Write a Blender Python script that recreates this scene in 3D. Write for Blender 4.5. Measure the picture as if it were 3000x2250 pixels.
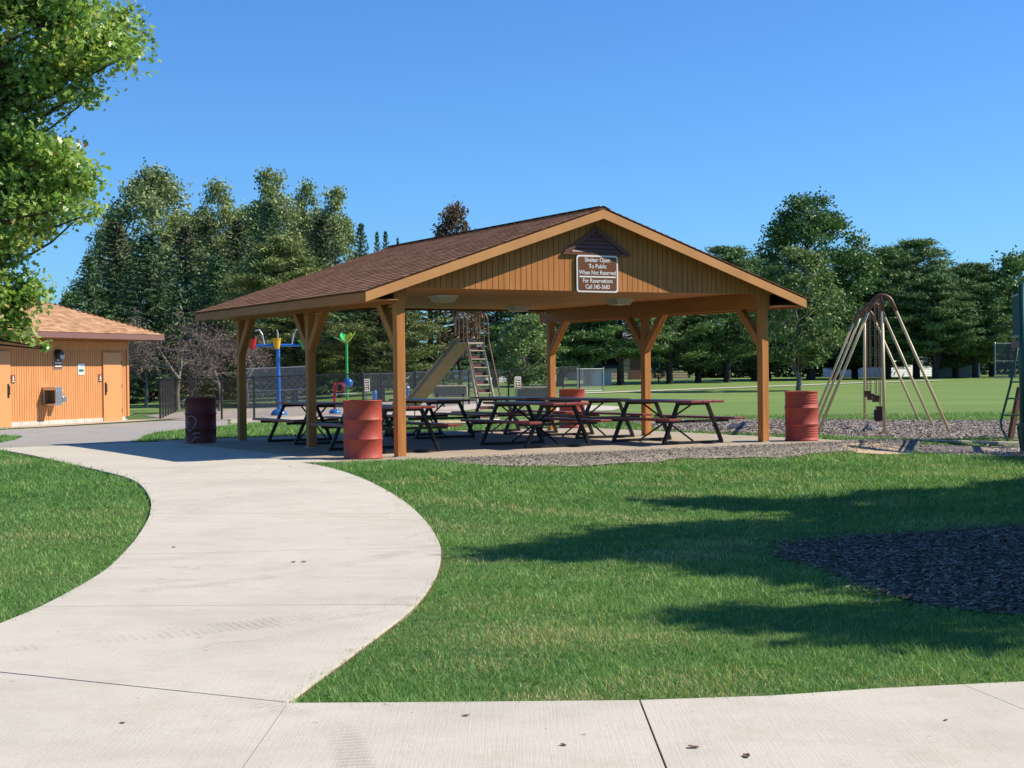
import bpy, math, random
import numpy as np
from mathutils import Vector, Matrix

# ------------------------------------------------------------------ clear
for o in list(bpy.data.objects):
    bpy.data.objects.remove(o)
scene = bpy.context.scene
COL = scene.collection
random.seed(7)

# ------------------------------------------------------------------ camera
F_PX, CX, CY, HZ, ROLL, HC = 4416.0, 1500.0, 1125.0, 1091.6, 0.0115, 1.27
pitch = math.atan((CY - HZ) / F_PX)
fwd = Vector((0, math.cos(pitch), -math.sin(pitch)))
rgt = Vector((1, 0, 0))
upv = rgt.cross(fwd)
r2 = rgt * math.cos(ROLL) - upv * math.sin(ROLL)
u2 = rgt * math.sin(ROLL) + upv * math.cos(ROLL)
cam_d = bpy.data.cameras.new('camera')
cam_d.sensor_width = 36.0
cam_d.lens = F_PX / 3000.0 * 36.0
cam_d.clip_start = 0.1
cam_d.clip_end = 3000
cam = bpy.data.objects.new('camera', cam_d)
COL.objects.link(cam)
cam.matrix_world = Matrix(((r2.x, u2.x, -fwd.x, 0), (r2.y, u2.y, -fwd.y, 0), (r2.z, u2.z, -fwd.z, HC), (0, 0, 0, 1)))
scene.camera = cam

# ------------------------------------------------------------------ sky, sun, exposure
SUN = Vector((1.104, 0.07, 1.0)).normalized()
w = bpy.data.worlds.new('World')
scene.world = w
w.use_nodes = True
nt = w.node_tree
bg = nt.nodes['Background']
sky = nt.nodes.new('ShaderNodeTexSky')
sky.sky_type = 'NISHITA'
sky.sun_disc = False
sky.sun_elevation = math.asin(SUN.z)
sky.sun_rotation = math.atan2(SUN.x, SUN.y)
sky.air_density = 1.0
sky.dust_density = 0.3
sky.ozone_density = 2.5
tint = nt.nodes.new('ShaderNodeMix')
tint.data_type = 'RGBA'; tint.blend_type = 'MULTIPLY'
tint.inputs[0].default_value = 1.0
tint.inputs[7].default_value = (0.36, 0.675, 1.06, 1)     # deep clear autumn blue all round
nt.links.new(sky.outputs[0], tint.inputs[6])
nt.links.new(tint.outputs[2], bg.inputs[0])
bg.inputs[1].default_value = 0.112
sd = bpy.data.lights.new('sun', 'SUN')
sd.energy = 5.0
sd.angle = math.radians(0.53)
sd.color = (1.0, 0.90, 0.75)
sun = bpy.data.objects.new('sun', sd)
COL.objects.link(sun)
sun.rotation_euler = (-SUN).to_track_quat('-Z', 'Y').to_euler()
vs = scene.view_settings
vs.view_transform = 'Standard'
vs.look = 'None'
vs.exposure = 0.50
vs.gamma = 1.0
vs.use_curve_mapping = False
scene.cycles.max_bounces = 6
scene.cycles.diffuse_bounces = 1
scene.cycles.transparent_max_bounces = 24
scene.cycles.sample_clamp_indirect = 6

# ------------------------------------------------------------------ helpers: properties and objects
def tag(o, label=None, cat=None, group=None, kind=None):
    if label: o['label'] = label
    if cat: o['category'] = cat
    if group: o['group'] = group
    if kind: o['kind'] = kind
    return o

def empty(name, loc=(0, 0, 0), rz=0.0, label=None, cat=None, group=None):
    o = bpy.data.objects.new(name, None)
    o.empty_display_size = 0.2
    COL.objects.link(o)
    o.location = loc
    o.rotation_euler = (0, 0, rz)
    return tag(o, label, cat, group)

class MB:
    """collects shapes for one mesh"""
    def __init__(s):
        s.v = []; s.f = []; s.tone = []
    def add(s, vs_, fs, tone=0.5):
        b = len(s.v)
        s.v += [tuple(p) for p in vs_]
        s.f += [tuple(b + i for i in f) for f in fs]
        s.tone += [tone] * len(fs)
    def box(s, c, d, rz=0.0, tone=0.5):
        x, y, z = d[0] / 2, d[1] / 2, d[2] / 2
        cs, sn = math.cos(rz), math.sin(rz)
        vs_ = []
        for sx, sy, sz in ((-1, -1, -1), (1, -1, -1), (1, 1, -1), (-1, 1, -1), (-1, -1, 1), (1, -1, 1), (1, 1, 1), (-1, 1, 1)):
            a, b_ = sx * x, sy * y
            vs_.append((c[0] + a * cs - b_ * sn, c[1] + a * sn + b_ * cs, c[2] + sz * z))
        s.add(vs_, BOXF, tone)
        return s
    def beam(s, p, q, w_, h_, up=(0, 0, 1), tone=0.5):
        p, q = Vector(p), Vector(q)
        d = (q - p).normalized()
        up = Vector(up)
        if abs(d.dot(up)) > 0.98: up = Vector((0, 1, 0))
        sd_ = d.cross(up).normalized()
        u_ = sd_.cross(d).normalized()
        vs_ = []
        for e in (p, q):
            for a, b_ in ((-1, -1), (1, -1), (1, 1), (-1, 1)):
                vs_.append(e + sd_ * (a * w_ / 2) + u_ * (b_ * h_ / 2))
        s.add(vs_, ((0, 3, 2, 1), (4, 5, 6, 7), (0, 1, 5, 4), (1, 2, 6, 5), (2, 3, 7, 6), (3, 0, 4, 7)), tone)
        return s
    def tube(s, pts, r, n=8, cap=True, tone=0.5):
        pts = [Vector(p) for p in pts]
        rr = r if isinstance(r, (list, tuple)) else [r] * len(pts)
        vs_ = []; fs = []
        prev = None
        for i, p in enumerate(pts):
            d = (pts[min(i + 1, len(pts) - 1)] - pts[max(i - 1, 0)]).normalized()
            if prev is None:
                a = Vector((0, 0, 1)) if abs(d.z) < 0.9 else Vector((1, 0, 0))
                x = d.cross(a).normalized()
            else:
                x = (prev - d * prev.dot(d)).normalized()
            prev = x
            y = d.cross(x)
            for k in range(n):
                an = 2 * math.pi * k / n
                vs_.append(p + (x * math.cos(an) + y * math.sin(an)) * rr[i])
        for i in range(len(pts) - 1):
            for k in range(n):
                a, b_ = i * n + k, i * n + (k + 1) % n
                fs.append((a, b_, b_ + n, a + n))
        if cap:
            fs.append(tuple(range(n - 1, -1, -1)))
            fs.append(tuple(range((len(pts) - 1) * n, len(pts) * n)))
        s.add(vs_, fs, tone)
        return s
    def lathe(s, prof, n=24, c=(0, 0, 0), tone=0.5, close=False):
        vs_ = []; fs = []
        for r, z in prof:
            for k in range(n):
                an = 2 * math.pi * k / n
                vs_.append((c[0] + r * math.cos(an), c[1] + r * math.sin(an), c[2] + z))
        for i in range(len(prof) - 1):
            for k in range(n):
                a, b_ = i * n + k, i * n + (k + 1) % n
                fs.append((a, b_, b_ + n, a + n))
        if close:
            fs.append(tuple(range(n - 1, -1, -1)))
            fs.append(tuple(range((len(prof) - 1) * n, len(prof) * n)))
        s.add(vs_, fs, tone)
        return s
    def prism(s, poly, z0, z1, tone=0.5):
        n = len(poly)
        vs_ = [(x, y, z0) for x, y in poly] + [(x, y, z1) for x, y in poly]
        fs = [tuple(range(n - 1, -1, -1)), tuple(range(n, 2 * n))] + [(i, (i + 1) % n, (i + 1) % n + n, i + n) for i in range(n)]
        s.add(vs_, fs, tone)
        return s
    def plate(s, poly, y0, y1, tone=0.5):
        """polygon in the x-z plane, from y0 to y1"""
        n = len(poly)
        vs_ = [(x, y0, z) for x, z in poly] + [(x, y1, z) for x, z in poly]
        fs = [tuple(range(n)), tuple(range(2 * n - 1, n - 1, -1))] + [(i + n, (i + 1) % n + n, (i + 1) % n, i) for i in range(n)]
        s.add(vs_, fs, tone)
        return s
    def mesh(s, name, m=None, smooth=False, tones=False):
        me = bpy.data.meshes.new(name)
        me.from_pydata(s.v, [], s.f)
        if tones:
            at_ = me.attributes.new('tone', 'FLOAT', 'FACE')
            at_.data.foreach_set('value', s.tone)
        if smooth:
            me.polygons.foreach_set('use_smooth', [True] * len(me.polygons))
        if m: me.materials.append(m)
        me.update()
        return me
    def build(s, name, m, parent=None, smooth=False, tones=False, bevel=0.0):
        return link(name, s.mesh(name, m, smooth, tones), parent, bevel)
BOXF = ((0, 3, 2, 1), (4, 5, 6, 7), (0, 1, 5, 4), (1, 2, 6, 5), (2, 3, 7, 6), (3, 0, 4, 7))

def link(name, me, parent=None, bevel=0.0):
    o = bpy.data.objects.new(name, me)
    COL.objects.link(o)
    if parent is not None: o.parent = parent
    if bevel:
        b = o.modifiers.new('bevel', 'BEVEL'); b.width = bevel; b.segments = 2; b.limit_method = 'ANGLE'
    return o

def children(o):
    return [c for c in o.children]

def copy_tree(o, parent=None):
    c = o.copy()
    COL.objects.link(c)
    c.parent = parent
    for ch in children(o): copy_tree(ch, c)
    return c

def np_mesh(name, verts, nper, m, tone=None, smooth=False):
    """mesh of separate polygons with nper corners each, from a numpy array"""
    n = len(verts) // nper
    me = bpy.data.meshes.new(name)
    me.vertices.add(len(verts))
    me.vertices.foreach_set('co', np.asarray(verts, np.float32).ravel())
    me.loops.add(len(verts))
    me.loops.foreach_set('vertex_index', np.arange(len(verts), dtype=np.int32))
    me.polygons.add(n)
    me.polygons.foreach_set('loop_start', np.arange(0, n * nper, nper, dtype=np.int32))
    me.polygons.foreach_set('loop_total', np.full(n, nper, np.int32))
    if tone is not None:
        a = me.attributes.new('tone', 'FLOAT', 'FACE')
        a.data.foreach_set('value', np.asarray(tone, np.float32))
    me.materials.append(m)
    me.update(calc_edges=True)
    return me

def text_mesh(body, size, m, bold=0.0, align='CENTER', spacing=1.0, extrude=0.0):
    cu = bpy.data.curves.new('text', 'FONT')
    cu.body = body; cu.size = size; cu.align_x = align; cu.align_y = 'CENTER'
    cu.offset = bold; cu.space_character = spacing; cu.extrude = extrude; cu.resolution_u = 3
    t = bpy.data.objects.new('text', cu)
    COL.objects.link(t)
    dg = bpy.context.evaluated_depsgraph_get()
    me = bpy.data.meshes.new_from_object(t.evaluated_get(dg))
    bpy.data.objects.remove(t)
    me.materials.clear(); me.materials.append(m)
    return me

# ------------------------------------------------------------------ helpers: materials
def new_mat(name):
    m = bpy.data.materials.new(name)
    m.use_nodes = True
    nt_ = m.node_tree
    return m, nt_, nt_.nodes['Principled BSDF']

def N(nt_, t, **kw):
    n = nt_.nodes.new(t)
    for k, v in kw.items():
        if hasattr(n, k): setattr(n, k, v)
    return n

def noise(nt_, vec, scale, detail=3.0, rough=0.55, dist=0.0):
    n = nt_.nodes.new('ShaderNodeTexNoise')
    n.inputs['Scale'].default_value = scale
    n.inputs['Detail'].default_value = detail
    n.inputs['Roughness'].default_value = rough
    n.inputs['Distortion'].default_value = dist
    if vec is not None: nt_.links.new(vec, n.inputs['Vector'])
    return n.outputs['Fac']

def ramp(nt_, fac, stops):
    r = nt_.nodes.new('ShaderNodeValToRGB')
    el = r.color_ramp.elements
    while len(el) < len(stops): el.new(0.5)
    for e, (p, c) in zip(el, stops):
        e.position = p
        e.color = (c[0], c[1], c[2], 1) if not isinstance(c, (int, float)) else (c, c, c, 1)
    nt_.links.new(fac, r.inputs[0])
    return r.outputs[0]

def mixc(nt_, fac, a, b, mode='MIX'):
    n = nt_.nodes.new('ShaderNodeMix')
    n.data_type = 'RGBA'; n.blend_type = mode
    for i, v in ((0, fac), (6, a), (7, b)):
        if hasattr(v, 'links') or isinstance(v, bpy.types.NodeSocket): nt_.links.new(v, n.inputs[i])
        elif isinstance(v, (int, float)): n.inputs[i].default_value = v if i == 0 else (v, v, v, 1)
        else: n.inputs[i].default_value = (v[0], v[1], v[2], 1)
    return n.outputs[2]

def mul(nt_, a, b, op='MULTIPLY'):
    n = nt_.nodes.new('ShaderNodeMath'); n.operation = op
    for i, v in enumerate((a, b)):
        if isinstance(v, bpy.types.NodeSocket): nt_.links.new(v, n.inputs[i])
        else: n.inputs[i].default_value = v
    return n.outputs[0]

def bump(nt_, p, h, strength=0.3, dist=0.02):
    b = nt_.nodes.new('ShaderNodeBump')
    b.inputs['Strength'].default_value = strength
    b.inputs['Distance'].default_value = dist
    nt_.links.new(h, b.inputs['Height'])
    nt_.links.new(b.outputs[0], p.inputs['Normal'])

def objvec(nt_, scale=(1, 1, 1), world=False):
    if world:
        g = nt_.nodes.new('ShaderNodeNewGeometry'); src = g.outputs['Position']
    else:
        g = nt_.nodes.new('ShaderNodeTexCoord'); src = g.outputs['Object']
    mp = nt_.nodes.new('ShaderNodeMapping')
    mp.inputs['Scale'].default_value = scale
    nt_.links.new(src, mp.inputs['Vector'])
    return mp.outputs[0]

def c3(c, k):
    return tuple(min(1, x * k) for x in c)

def paint(name, col, rough=0.6, var=0.18, scale=6.0, stretch=(1, 1, 1), metal=0.0, bmp=0.1, world=True, spec=0.4, wear=None, wear_amt=0.62):
    m, nt_, p = new_mat(name)
    v = objvec(nt_, stretch, world)
    f = noise(nt_, v, scale, 5)
    c = ramp(nt_, f, ((0.25, c3(col, 1 - var)), (0.55, col), (0.8, c3(col, 1 + var))))
    if wear:
        f2 = noise(nt_, objvec(nt_, (1, 1, 1), world), scale * 3.1, 6, 0.7)
        c = mixc(nt_, ramp(nt_, f2, ((wear_amt, 0.0), (wear_amt + 0.1, 1.0))), c, wear)
    nt_.links.new(c, p.inputs['Base Color'])
    p.inputs['Roughness'].default_value = rough
    p.inputs['Metallic'].default_value = metal
    p.inputs['Specular IOR Level'].default_value = spec
    if bmp: bump(nt_, p, noise(nt_, v, scale * 8, 4), bmp, 0.01)
    return m

def leafmat(name, cols, rough=0.5, trans=0.28, spec=0.3):
    """foliage: the face attribute tone runs through cols, part of the light goes through"""
    m, nt_, p = new_mat(name)
    a = nt_.nodes.new('ShaderNodeAttribute'); a.attribute_name = 'tone'
    k = len(cols)
    c = ramp(nt_, a.outputs['Fac'], [(i / (k - 1) if k > 1 else 0, q) for i, q in enumerate(cols)])
    oi = nt_.nodes.new('ShaderNodeObjectInfo')
    hs = nt_.nodes.new('ShaderNodeHueSaturation')
    mr = nt_.nodes.new('ShaderNodeMapRange')
    mr.inputs[3].default_value = 0.82; mr.inputs[4].default_value = 1.18
    nt_.links.new(oi.outputs['Random'], mr.inputs[0])
    nt_.links.new(mr.outputs[0], hs.inputs['Value'])
    nt_.links.new(c, hs.inputs['Color'])
    c = hs.outputs[0]
    nt_.links.new(c, p.inputs['Base Color'])
    p.inputs['Roughness'].default_value = rough
    p.inputs['Specular IOR Level'].default_value = spec
    t = nt_.nodes.new('ShaderNodeBsdfTranslucent')
    tc = mixc(nt_, 1.0, c, (1.0, 1.0, 0.55), 'MULTIPLY')
    nt_.links.new(tc, t.inputs['Color'])
    mx = nt_.nodes.new('ShaderNodeMixShader')
    mx.inputs[0].default_value = trans
    nt_.links.new(p.outputs[0], mx.inputs[1]); nt_.links.new(t.outputs[0], mx.inputs[2])
    nt_.links.new(mx.outputs[0], nt_.nodes['Material Output'].inputs[0])
    return m

# ------------------------------------------------------------------ ground frame
OX, OY, YAW = -1.7235, 23.0612, 0.51
E1 = (math.cos(YAW), math.sin(YAW)); E2 = (-math.sin(YAW), math.cos(YAW))
SW, SL = 7.03, 7.28
def uv2w(u, v): return (OX + u * E1[0] + v * E2[0], OY + u * E1[1] + v * E2[1])

def sst(a, b, x):
    t = np.clip((x - a) / (b - a), 0, 1)
    return t * t * (3 - 2 * t)

def terr(x, y):
    x = np.asarray(x, float); y = np.asarray(y, float)
    dx, dy = x - OX, y - OY
    u = dx * E1[0] + dy * E1[1]; v = dx * E2[0] + dy * E2[1]
    tl = sst(-10, -1.2, v); tr = sst(-2.0, -1.3, v); wgt = sst(-0.6, 1.6, u)
    z = -0.2 + 0.18 * (tl * (1 - wgt) + tr * wgt)
    left = 1 - sst(-10, -5.5, x)
    z = z - 0.11 * sst(24, 40, y) * left
    far = sst(-22, -2, x)
    z = z + 0.60 * sst(38, 120, y) * far + 0.15 * sst(55, 120, y) * (1 - far)
    return z
def tz(x, y): return float(terr(x, y))

def spot(px, Y):
    """ground point seen in column px of the photograph at depth Y"""
    return ((px - CX) / F_PX * Y, Y)
def height_at(px, py, Y):
    return HC + ((HZ - ROLL * (px - CX)) - py) / F_PX * Y

def in_poly(x, y, poly):
    ins = np.zeros(len(x), bool)
    n = len(poly)
    for i in range(n):
        x1, y1 = poly[i]; x2, y2 = poly[(i + 1) % n]
        if y1 == y2: continue
        c = ((y1 > y) != (y2 > y)) & (x < (x2 - x1) * (y - y1) / (y2 - y1) + x1)
        ins ^= c
    return ins

def smooth_line(pts, n):
    """Catmull-Rom through pts, n points spread evenly by length"""
    P = np.array([pts[0]] + list(pts) + [pts[-1]], float)
    out = []
    for i in range(1, len(P) - 2):
        for t in np.linspace(0, 1, 12, endpoint=False):
            a, b, c, d = P[i - 1], P[i], P[i + 1], P[i + 2]
            out.append(0.5 * ((2 * b) + (c - a) * t + (2 * a - 5 * b + 4 * c - d) * t * t + (3 * b - a - 3 * c + d) * t ** 3))
    out.append(P[-2]); out = np.array(out)
    s = np.concatenate([[0], np.cumsum(np.linalg.norm(np.diff(out, axis=0), axis=1))])
    q = np.linspace(0, s[-1], n)
    return np.stack([np.interp(q, s, out[:, 0]), np.interp(q, s, out[:, 1])], 1)

from mathutils.geometry import delaunay_2d_cdt
def cdt_sheet(poly, step, dz, flat=None, dens=True):
    """polygon filled with triangles that follow the terrain"""
    poly = [tuple(map(float, p)) for p in poly]
    ring = []
    for i in range(len(poly)):
        a = np.array(poly[i]); b = np.array(poly[(i + 1) % len(poly)])
        k = max(1, int(np.linalg.norm(b - a) / step)) if dens else 1
        for j in range(k): ring.append(tuple(a + (b - a) * j / k))
    xs = [p[0] for p in ring]; ys = [p[1] for p in ring]
    gx, gy = np.meshgrid(np.arange(min(xs) + step / 2, max(xs), step), np.arange(min(ys) + step / 2, max(ys), step))
    gx, gy = gx.ravel(), gy.ravel()
    k = in_poly(gx, gy, ring)
    R = np.array(ring)
    pts = []
    for x, y in zip(gx[k], gy[k]):
        if np.min((R[:, 0] - x) ** 2 + (R[:, 1] - y) ** 2) > (0.45 * step) ** 2: pts.append((x, y))
    nr = len(ring)
    vv, ee, ff, *_ = delaunay_2d_cdt([Vector(p) for p in ring + pts], [(i, (i + 1) % nr) for i in range(nr)], [], 1, 1e-5)
    P = [(p.x, p.y, (tz(p.x, p.y) if flat is None else flat) + dz) for p in vv]
    return P, [tuple(f) for f in ff], ring

def sheet(name, poly, m, step=0.6, dz=0.012, flat=None, skirt=0.0, parent=None):
    P, Fc, ring = cdt_sheet(poly, step, dz, flat)
    b = MB(); b.add(P, Fc)
    if skirt:
        n = len(ring)
        top = [(x, y, (tz(x, y) if flat is None else flat) + dz) for x, y in ring]
        low = [(x, y, z - skirt) for x, y, z in top]
        area = sum(ring[i][0] * ring[(i + 1) % n][1] - ring[(i + 1) % n][0] * ring[i][1] for i in range(n))
        fs = [((i + 1) % n, i, i + n, (i + 1) % n + n) if area < 0 else (i, (i + 1) % n, (i + 1) % n + n, i + n) for i in range(n)]
        b.add(top + low, [f[::-1] for f in fs])
    me = b.mesh(name, m)
    return link(name, me, parent)

# ------------------------------------------------------------------ materials of the ground
def grass_ground():
    m, t, p = new_mat('lawn')
    v = objvec(t, (1, 1, 1), True)
    a = noise(t, v, 0.35, 4, 0.6)
    b = noise(t, v, 2.3, 5, 0.65)
    c = noise(t, objvec(t, (60, 25, 60), True), 1.0, 3, 0.7)
    col = ramp(t, a, ((0.3, (0.072, 0.130, 0.036)), (0.5, (0.095, 0.155, 0.042)), (0.72, (0.150, 0.195, 0.058))))
    col = mixc(t, ramp(t, b, ((0.45, 0.0), (0.75, 0.75))), col, (0.130, 0.175, 0.055))
    col = mixc(t, ramp(t, noise(t, v, 1.1, 6, 0.7), ((0.66, 0.0), (0.78, 0.5))), col, (0.20, 0.155, 0.065))
    col = mixc(t, ramp(t, c, ((0.3, 0.40), (0.6, 0.0))), col, (0.085, 0.140, 0.038))
    st = N(t, 'ShaderNodeTexWave', wave_type='BANDS', bands_direction='Y')
    st.inputs['Scale'].default_value = 0.16; st.inputs['Distortion'].default_value = 2.2; st.inputs['Detail'].default_value = 2
    t.links.new(objvec(t, (0.25, 1, 1), True), st.inputs['Vector'])
    col = mixc(t, mul(t, st.outputs['Fac'], 0.18), col, (0.160, 0.215, 0.064))
    sy = N(t, 'ShaderNodeSeparateXYZ'); t.links.new(v, sy.inputs[0])
    far = N(t, 'ShaderNodeMapRange'); far.inputs[1].default_value = 33; far.inputs[2].default_value = 50
    t.links.new(sy.outputs[1], far.inputs[0])
    fc = ramp(t, noise(t, objvec(t, (0.25, 1, 1), True), 0.22, 5, 0.65), ((0.3, (0.105, 0.195, 0.045)), (0.52, (0.155, 0.240, 0.062)), (0.72, (0.235, 0.275, 0.095))))
    col = mixc(t, mul(t, far.outputs[0], 0.8), col, fc)
    st2 = N(t, 'ShaderNodeTexWave', wave_type='BANDS', bands_direction='Y')
    st2.inputs['Scale'].default_value = 0.10; st2.inputs['Distortion'].default_value = 1.2; st2.inputs['Detail'].default_value = 4
    t.links.new(objvec(t, (0.15, 1, 1), True), st2.inputs['Vector'])
    col = mixc(t, mul(t, mul(t, st2.outputs['Fac'], far.outputs[0]), 0.22), col, (0.220, 0.275, 0.095))
    t.links.new(col, p.inputs['Base Color'])
    p.inputs['Roughness'].default_value = 0.9
    p.inputs['Specular IOR Level'].default_value = 0.1
    bump(t, p, c, 0.2, 0.015)
    return m

def concrete(name, col, stain, brush=True, spk=0.5):
    m, t, p = new_mat(name)
    v = objvec(t, (1, 1, 1), True)
    a = noise(t, v, 0.8, 6, 0.62, 0.6)
    b = noise(t, v, 4.0, 6, 0.7)
    c = noise(t, v, 90.0, 3, 0.6)
    cc = ramp(t, a, ((0.28, c3(col, 0.86)), (0.5, col), (0.75, c3(col, 1.07))))
    cc = mixc(t, ramp(t, b, ((0.48, 0.0), (0.74, 0.42))), cc, stain)
    cc = mixc(t, ramp(t, noise(t, objvec(t, (0.5, 1.6, 1), True), 0.9, 5, 0.7, 1.5), ((0.52, 0.0), (0.72, 0.35))), cc, c3(stain, 1.05))
    cc = mixc(t, ramp(t, c, ((0.30, spk), (0.44, 0.0))), cc, c3(col, 0.62))
    cc = mixc(t, ramp(t, noise(t, v, 14.0, 2, 0.5), ((0.74, 0.0), (0.77, 0.55))), cc, c3(stain, 0.55))
    vc = N(t, 'ShaderNodeTexVoronoi', feature='DISTANCE_TO_EDGE'); vc.inputs['Scale'].default_value = 0.33
    wob = N(t, 'ShaderNodeTexNoise'); wob.inputs['Scale'].default_value = 3.0; wob.inputs['Detail'].default_value = 6
    t.links.new(v, wob.inputs['Vector'])
    ad = N(t, 'ShaderNodeVectorMath', operation='MULTIPLY_ADD'); ad.inputs[1].default_value = (0.35, 0.35, 0.35)
    t.links.new(wob.outputs['Color'], ad.inputs[0]); t.links.new(v, ad.inputs[2]); t.links.new(ad.outputs[0], vc.inputs['Vector'])
    crk = mul(t, ramp(t, vc.outputs['Distance'], ((0.0, 1.0), (0.0016, 0.0))), ramp(t, noise(t, v, 0.5, 2), ((0.54, 0.0), (0.62, 0.35))))
    cc = mixc(t, crk, cc, c3(stain, 0.5))
    t.links.new(cc, p.inputs['Base Color'])
    p.inputs['Roughness'].default_value = 0.85
    p.inputs['Specular IOR Level'].default_value = 0.25
    h = c
    if brush:
        br = noise(t, objvec(t, (140, 3, 1), True), 1.0, 2, 0.5)
        h = mul(t, br, c, 'ADD')
    bump(t, p, h, 0.35, 0.004)
    return m

def stony(name, cols, scale, bstr=1.0, bd=0.02):
    m, t, p = new_mat(name)
    v = objvec(t, (1, 1, 1), True)
    vo = N(t, 'ShaderNodeTexVoronoi'); vo.inputs['Scale'].default_value = scale
    t.links.new(v, vo.inputs['Vector'])
    sep = N(t, 'ShaderNodeSeparateColor'); t.links.new(vo.outputs['Color'], sep.inputs[0])
    k = len(cols)
    cc = ramp(t, sep.outputs[0], [(i / (k - 1), q) for i, q in enumerate(cols)])
    cc = mixc(t, ramp(t, noise(t, v, 1.2, 4), ((0.4, 0.0), (0.7, 0.4))), cc, c3(cols[0], 0.9))
    t.links.new(cc, p.inputs['Base Color'])
    p.inputs['Roughness'].default_value = 0.95
    p.inputs['Specular IOR Level'].default_value = 0.15
    inv = mul(t, 1.0, vo.outputs['Distance'], 'SUBTRACT')
    bump(t, p, inv, bstr, bd)
    return m

M = {}
M['lawn'] = grass_ground()
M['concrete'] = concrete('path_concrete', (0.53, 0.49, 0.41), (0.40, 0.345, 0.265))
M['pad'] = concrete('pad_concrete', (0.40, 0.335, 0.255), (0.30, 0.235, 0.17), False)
M['pink'] = concrete('apron_concrete', (0.47, 0.39, 0.32), (0.40, 0.31, 0.25), False)
M['splash'] = concrete('splash_concrete', (0.46, 0.40, 0.33), (0.40, 0.32, 0.25), False)
M['asphalt'] = stony('worn_asphalt', ((0.25, 0.235, 0.215), (0.34, 0.32, 0.295), (0.42, 0.395, 0.365), (0.30, 0.275, 0.245)), 55, 0.6, 0.006)
M['gravel'] = stony('gravel_bed', ((0.25, 0.22, 0.18), (0.34, 0.30, 0.25), (0.20, 0.175, 0.15), (0.40, 0.355, 0.30)), 52, 0.7, 0.012)
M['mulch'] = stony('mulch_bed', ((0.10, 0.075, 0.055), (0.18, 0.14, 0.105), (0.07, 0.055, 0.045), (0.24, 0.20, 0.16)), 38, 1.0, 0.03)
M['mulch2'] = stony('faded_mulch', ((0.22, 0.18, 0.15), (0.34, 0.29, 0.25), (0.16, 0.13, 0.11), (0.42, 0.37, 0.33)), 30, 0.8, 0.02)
M['sand'] = stony('bare_sand', ((0.48, 0.36, 0.22), (0.56, 0.43, 0.28), (0.40, 0.30, 0.19)), 60, 0.6, 0.01)
M['soil'] = stony('edge_soil', ((0.13, 0.09, 0.055), (0.19, 0.13, 0.08), (0.09, 0.065, 0.04)), 60, 0.8, 0.01)

# ------------------------------------------------------------------ ground sheet
ys = np.concatenate([np.arange(-12, 17.9, 0.4), np.arange(18, 31, 0.16), np.arange(31.2, 46, 0.4), 46 + np.cumsum(0.5 * 1.085 ** np.arange(62))])
xp = np.concatenate([np.arange(0, 10, 0.16), np.arange(10.2, 22, 0.45), 22 + np.cumsum(0.6 * 1.11 ** np.arange(50))])
xs = np.concatenate([-xp[:0:-1], xp])
gx, gy = np.meshgrid(xs, ys)
gz = terr(gx, gy)
V = np.stack([gx.ravel(), gy.ravel(), gz.ravel()], 1)
nx, ny = len(xs), len(ys)
idx = np.arange(nx * ny).reshape(ny, nx)
Fq = np.stack([idx[:-1, :-1].ravel(), idx[:-1, 1:].ravel(), idx[1:, 1:].ravel(), idx[1:, :-1].ravel()], 1)
me = bpy.data.meshes.new('ground')
me.from_pydata(V.tolist(), [], Fq.tolist())
me.polygons.foreach_set('use_smooth', [True] * len(me.polygons))
me.materials.append(M['lawn'])
ground = link('ground', me)
tag(ground, 'mown green lawn and field of the park', 'ground', kind='structure')

# ------------------------------------------------------------------ concrete path in slabs
Lp = smooth_line([(-3.45, 7.85), (-3.12, 8.35), (-3.03, 8.85), (-2.99, 9.5), (-3.0, 10.2), (-3.05, 11.2), (-3.17, 12.2), (-3.34, 13.4), (-3.63, 15.05), (-4.04, 16.7), (-4.69, 18.6), (-5.61, 20.45)], 400)
Rp = smooth_line([(-1.01, 6.63), (-0.97, 6.95), (-0.87, 7.6), (-0.73, 8.55), (-0.62, 9.4), (-0.57, 10.3), (-0.56, 11.2), (-0.59, 12.2), (-0.67, 13.15), (-0.85, 14.5), (-1.13, 16.0), (-1.57, 17.75), (-2.07, 19.35), (-2.61, 20.8), (-3.05, 21.72)], 400)
def seg(C, y0, y1):
    k = [tuple(p) for p in C if y0 < p[1] < y1]
    f = lambda y: (float(np.interp(y, C[:, 1], C[:, 0])), y)
    return [f(y0)] + k[::12] + [f(y1)]
path = empty('path')
tag(path, 'pale concrete path curving past the lawn to the shelter', 'path', kind='structure')
G = 0.0035
Ljy = [7.85, 9.5, 12.15, 15.05, 18.1, 20.45]
Rjy = [6.63, 9.4, 12.5, 15.1, 18.4, 21.72]
slab_polys = []
for i in range(5):
    l = seg(Lp, Ljy[i] + G, Ljy[i + 1] - G); r = seg(Rp, Rjy[i] + G, Rjy[i + 1] - G)
    slab_polys.append(r + l[::-1])
e0 = uv2w(-1.3, -0.8); e1 = uv2w(-1.3, 7.9)
def lerp(a, b, t): return (a[0] + (b[0] - a[0]) * t, a[1] + (b[1] - a[1]) * t)
Lw = [(-5.61, 20.46), (-6.65, 22.35), (-7.93, 24.75), (-9.55, 27.6)]
slab_polys.append([(-3.03, 21.74), (e0[0] - 0.03, e0[1] + 0.02), lerp(e0, e1, 0.36), (-6.62, 22.32), (-5.62, 20.48)])
slab_polys.append([lerp(e0, e1, 0.3605), lerp(e0, e1, 0.70), (-7.90, 24.73), (-6.64, 22.35)])
slab_polys.append([lerp(e0, e1, 0.7005), lerp(e0, e1, 1.0), (-6.9, 29.3), (-8.33, 28.38), (-9.6, 27.62), (-7.92, 24.77)])
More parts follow.
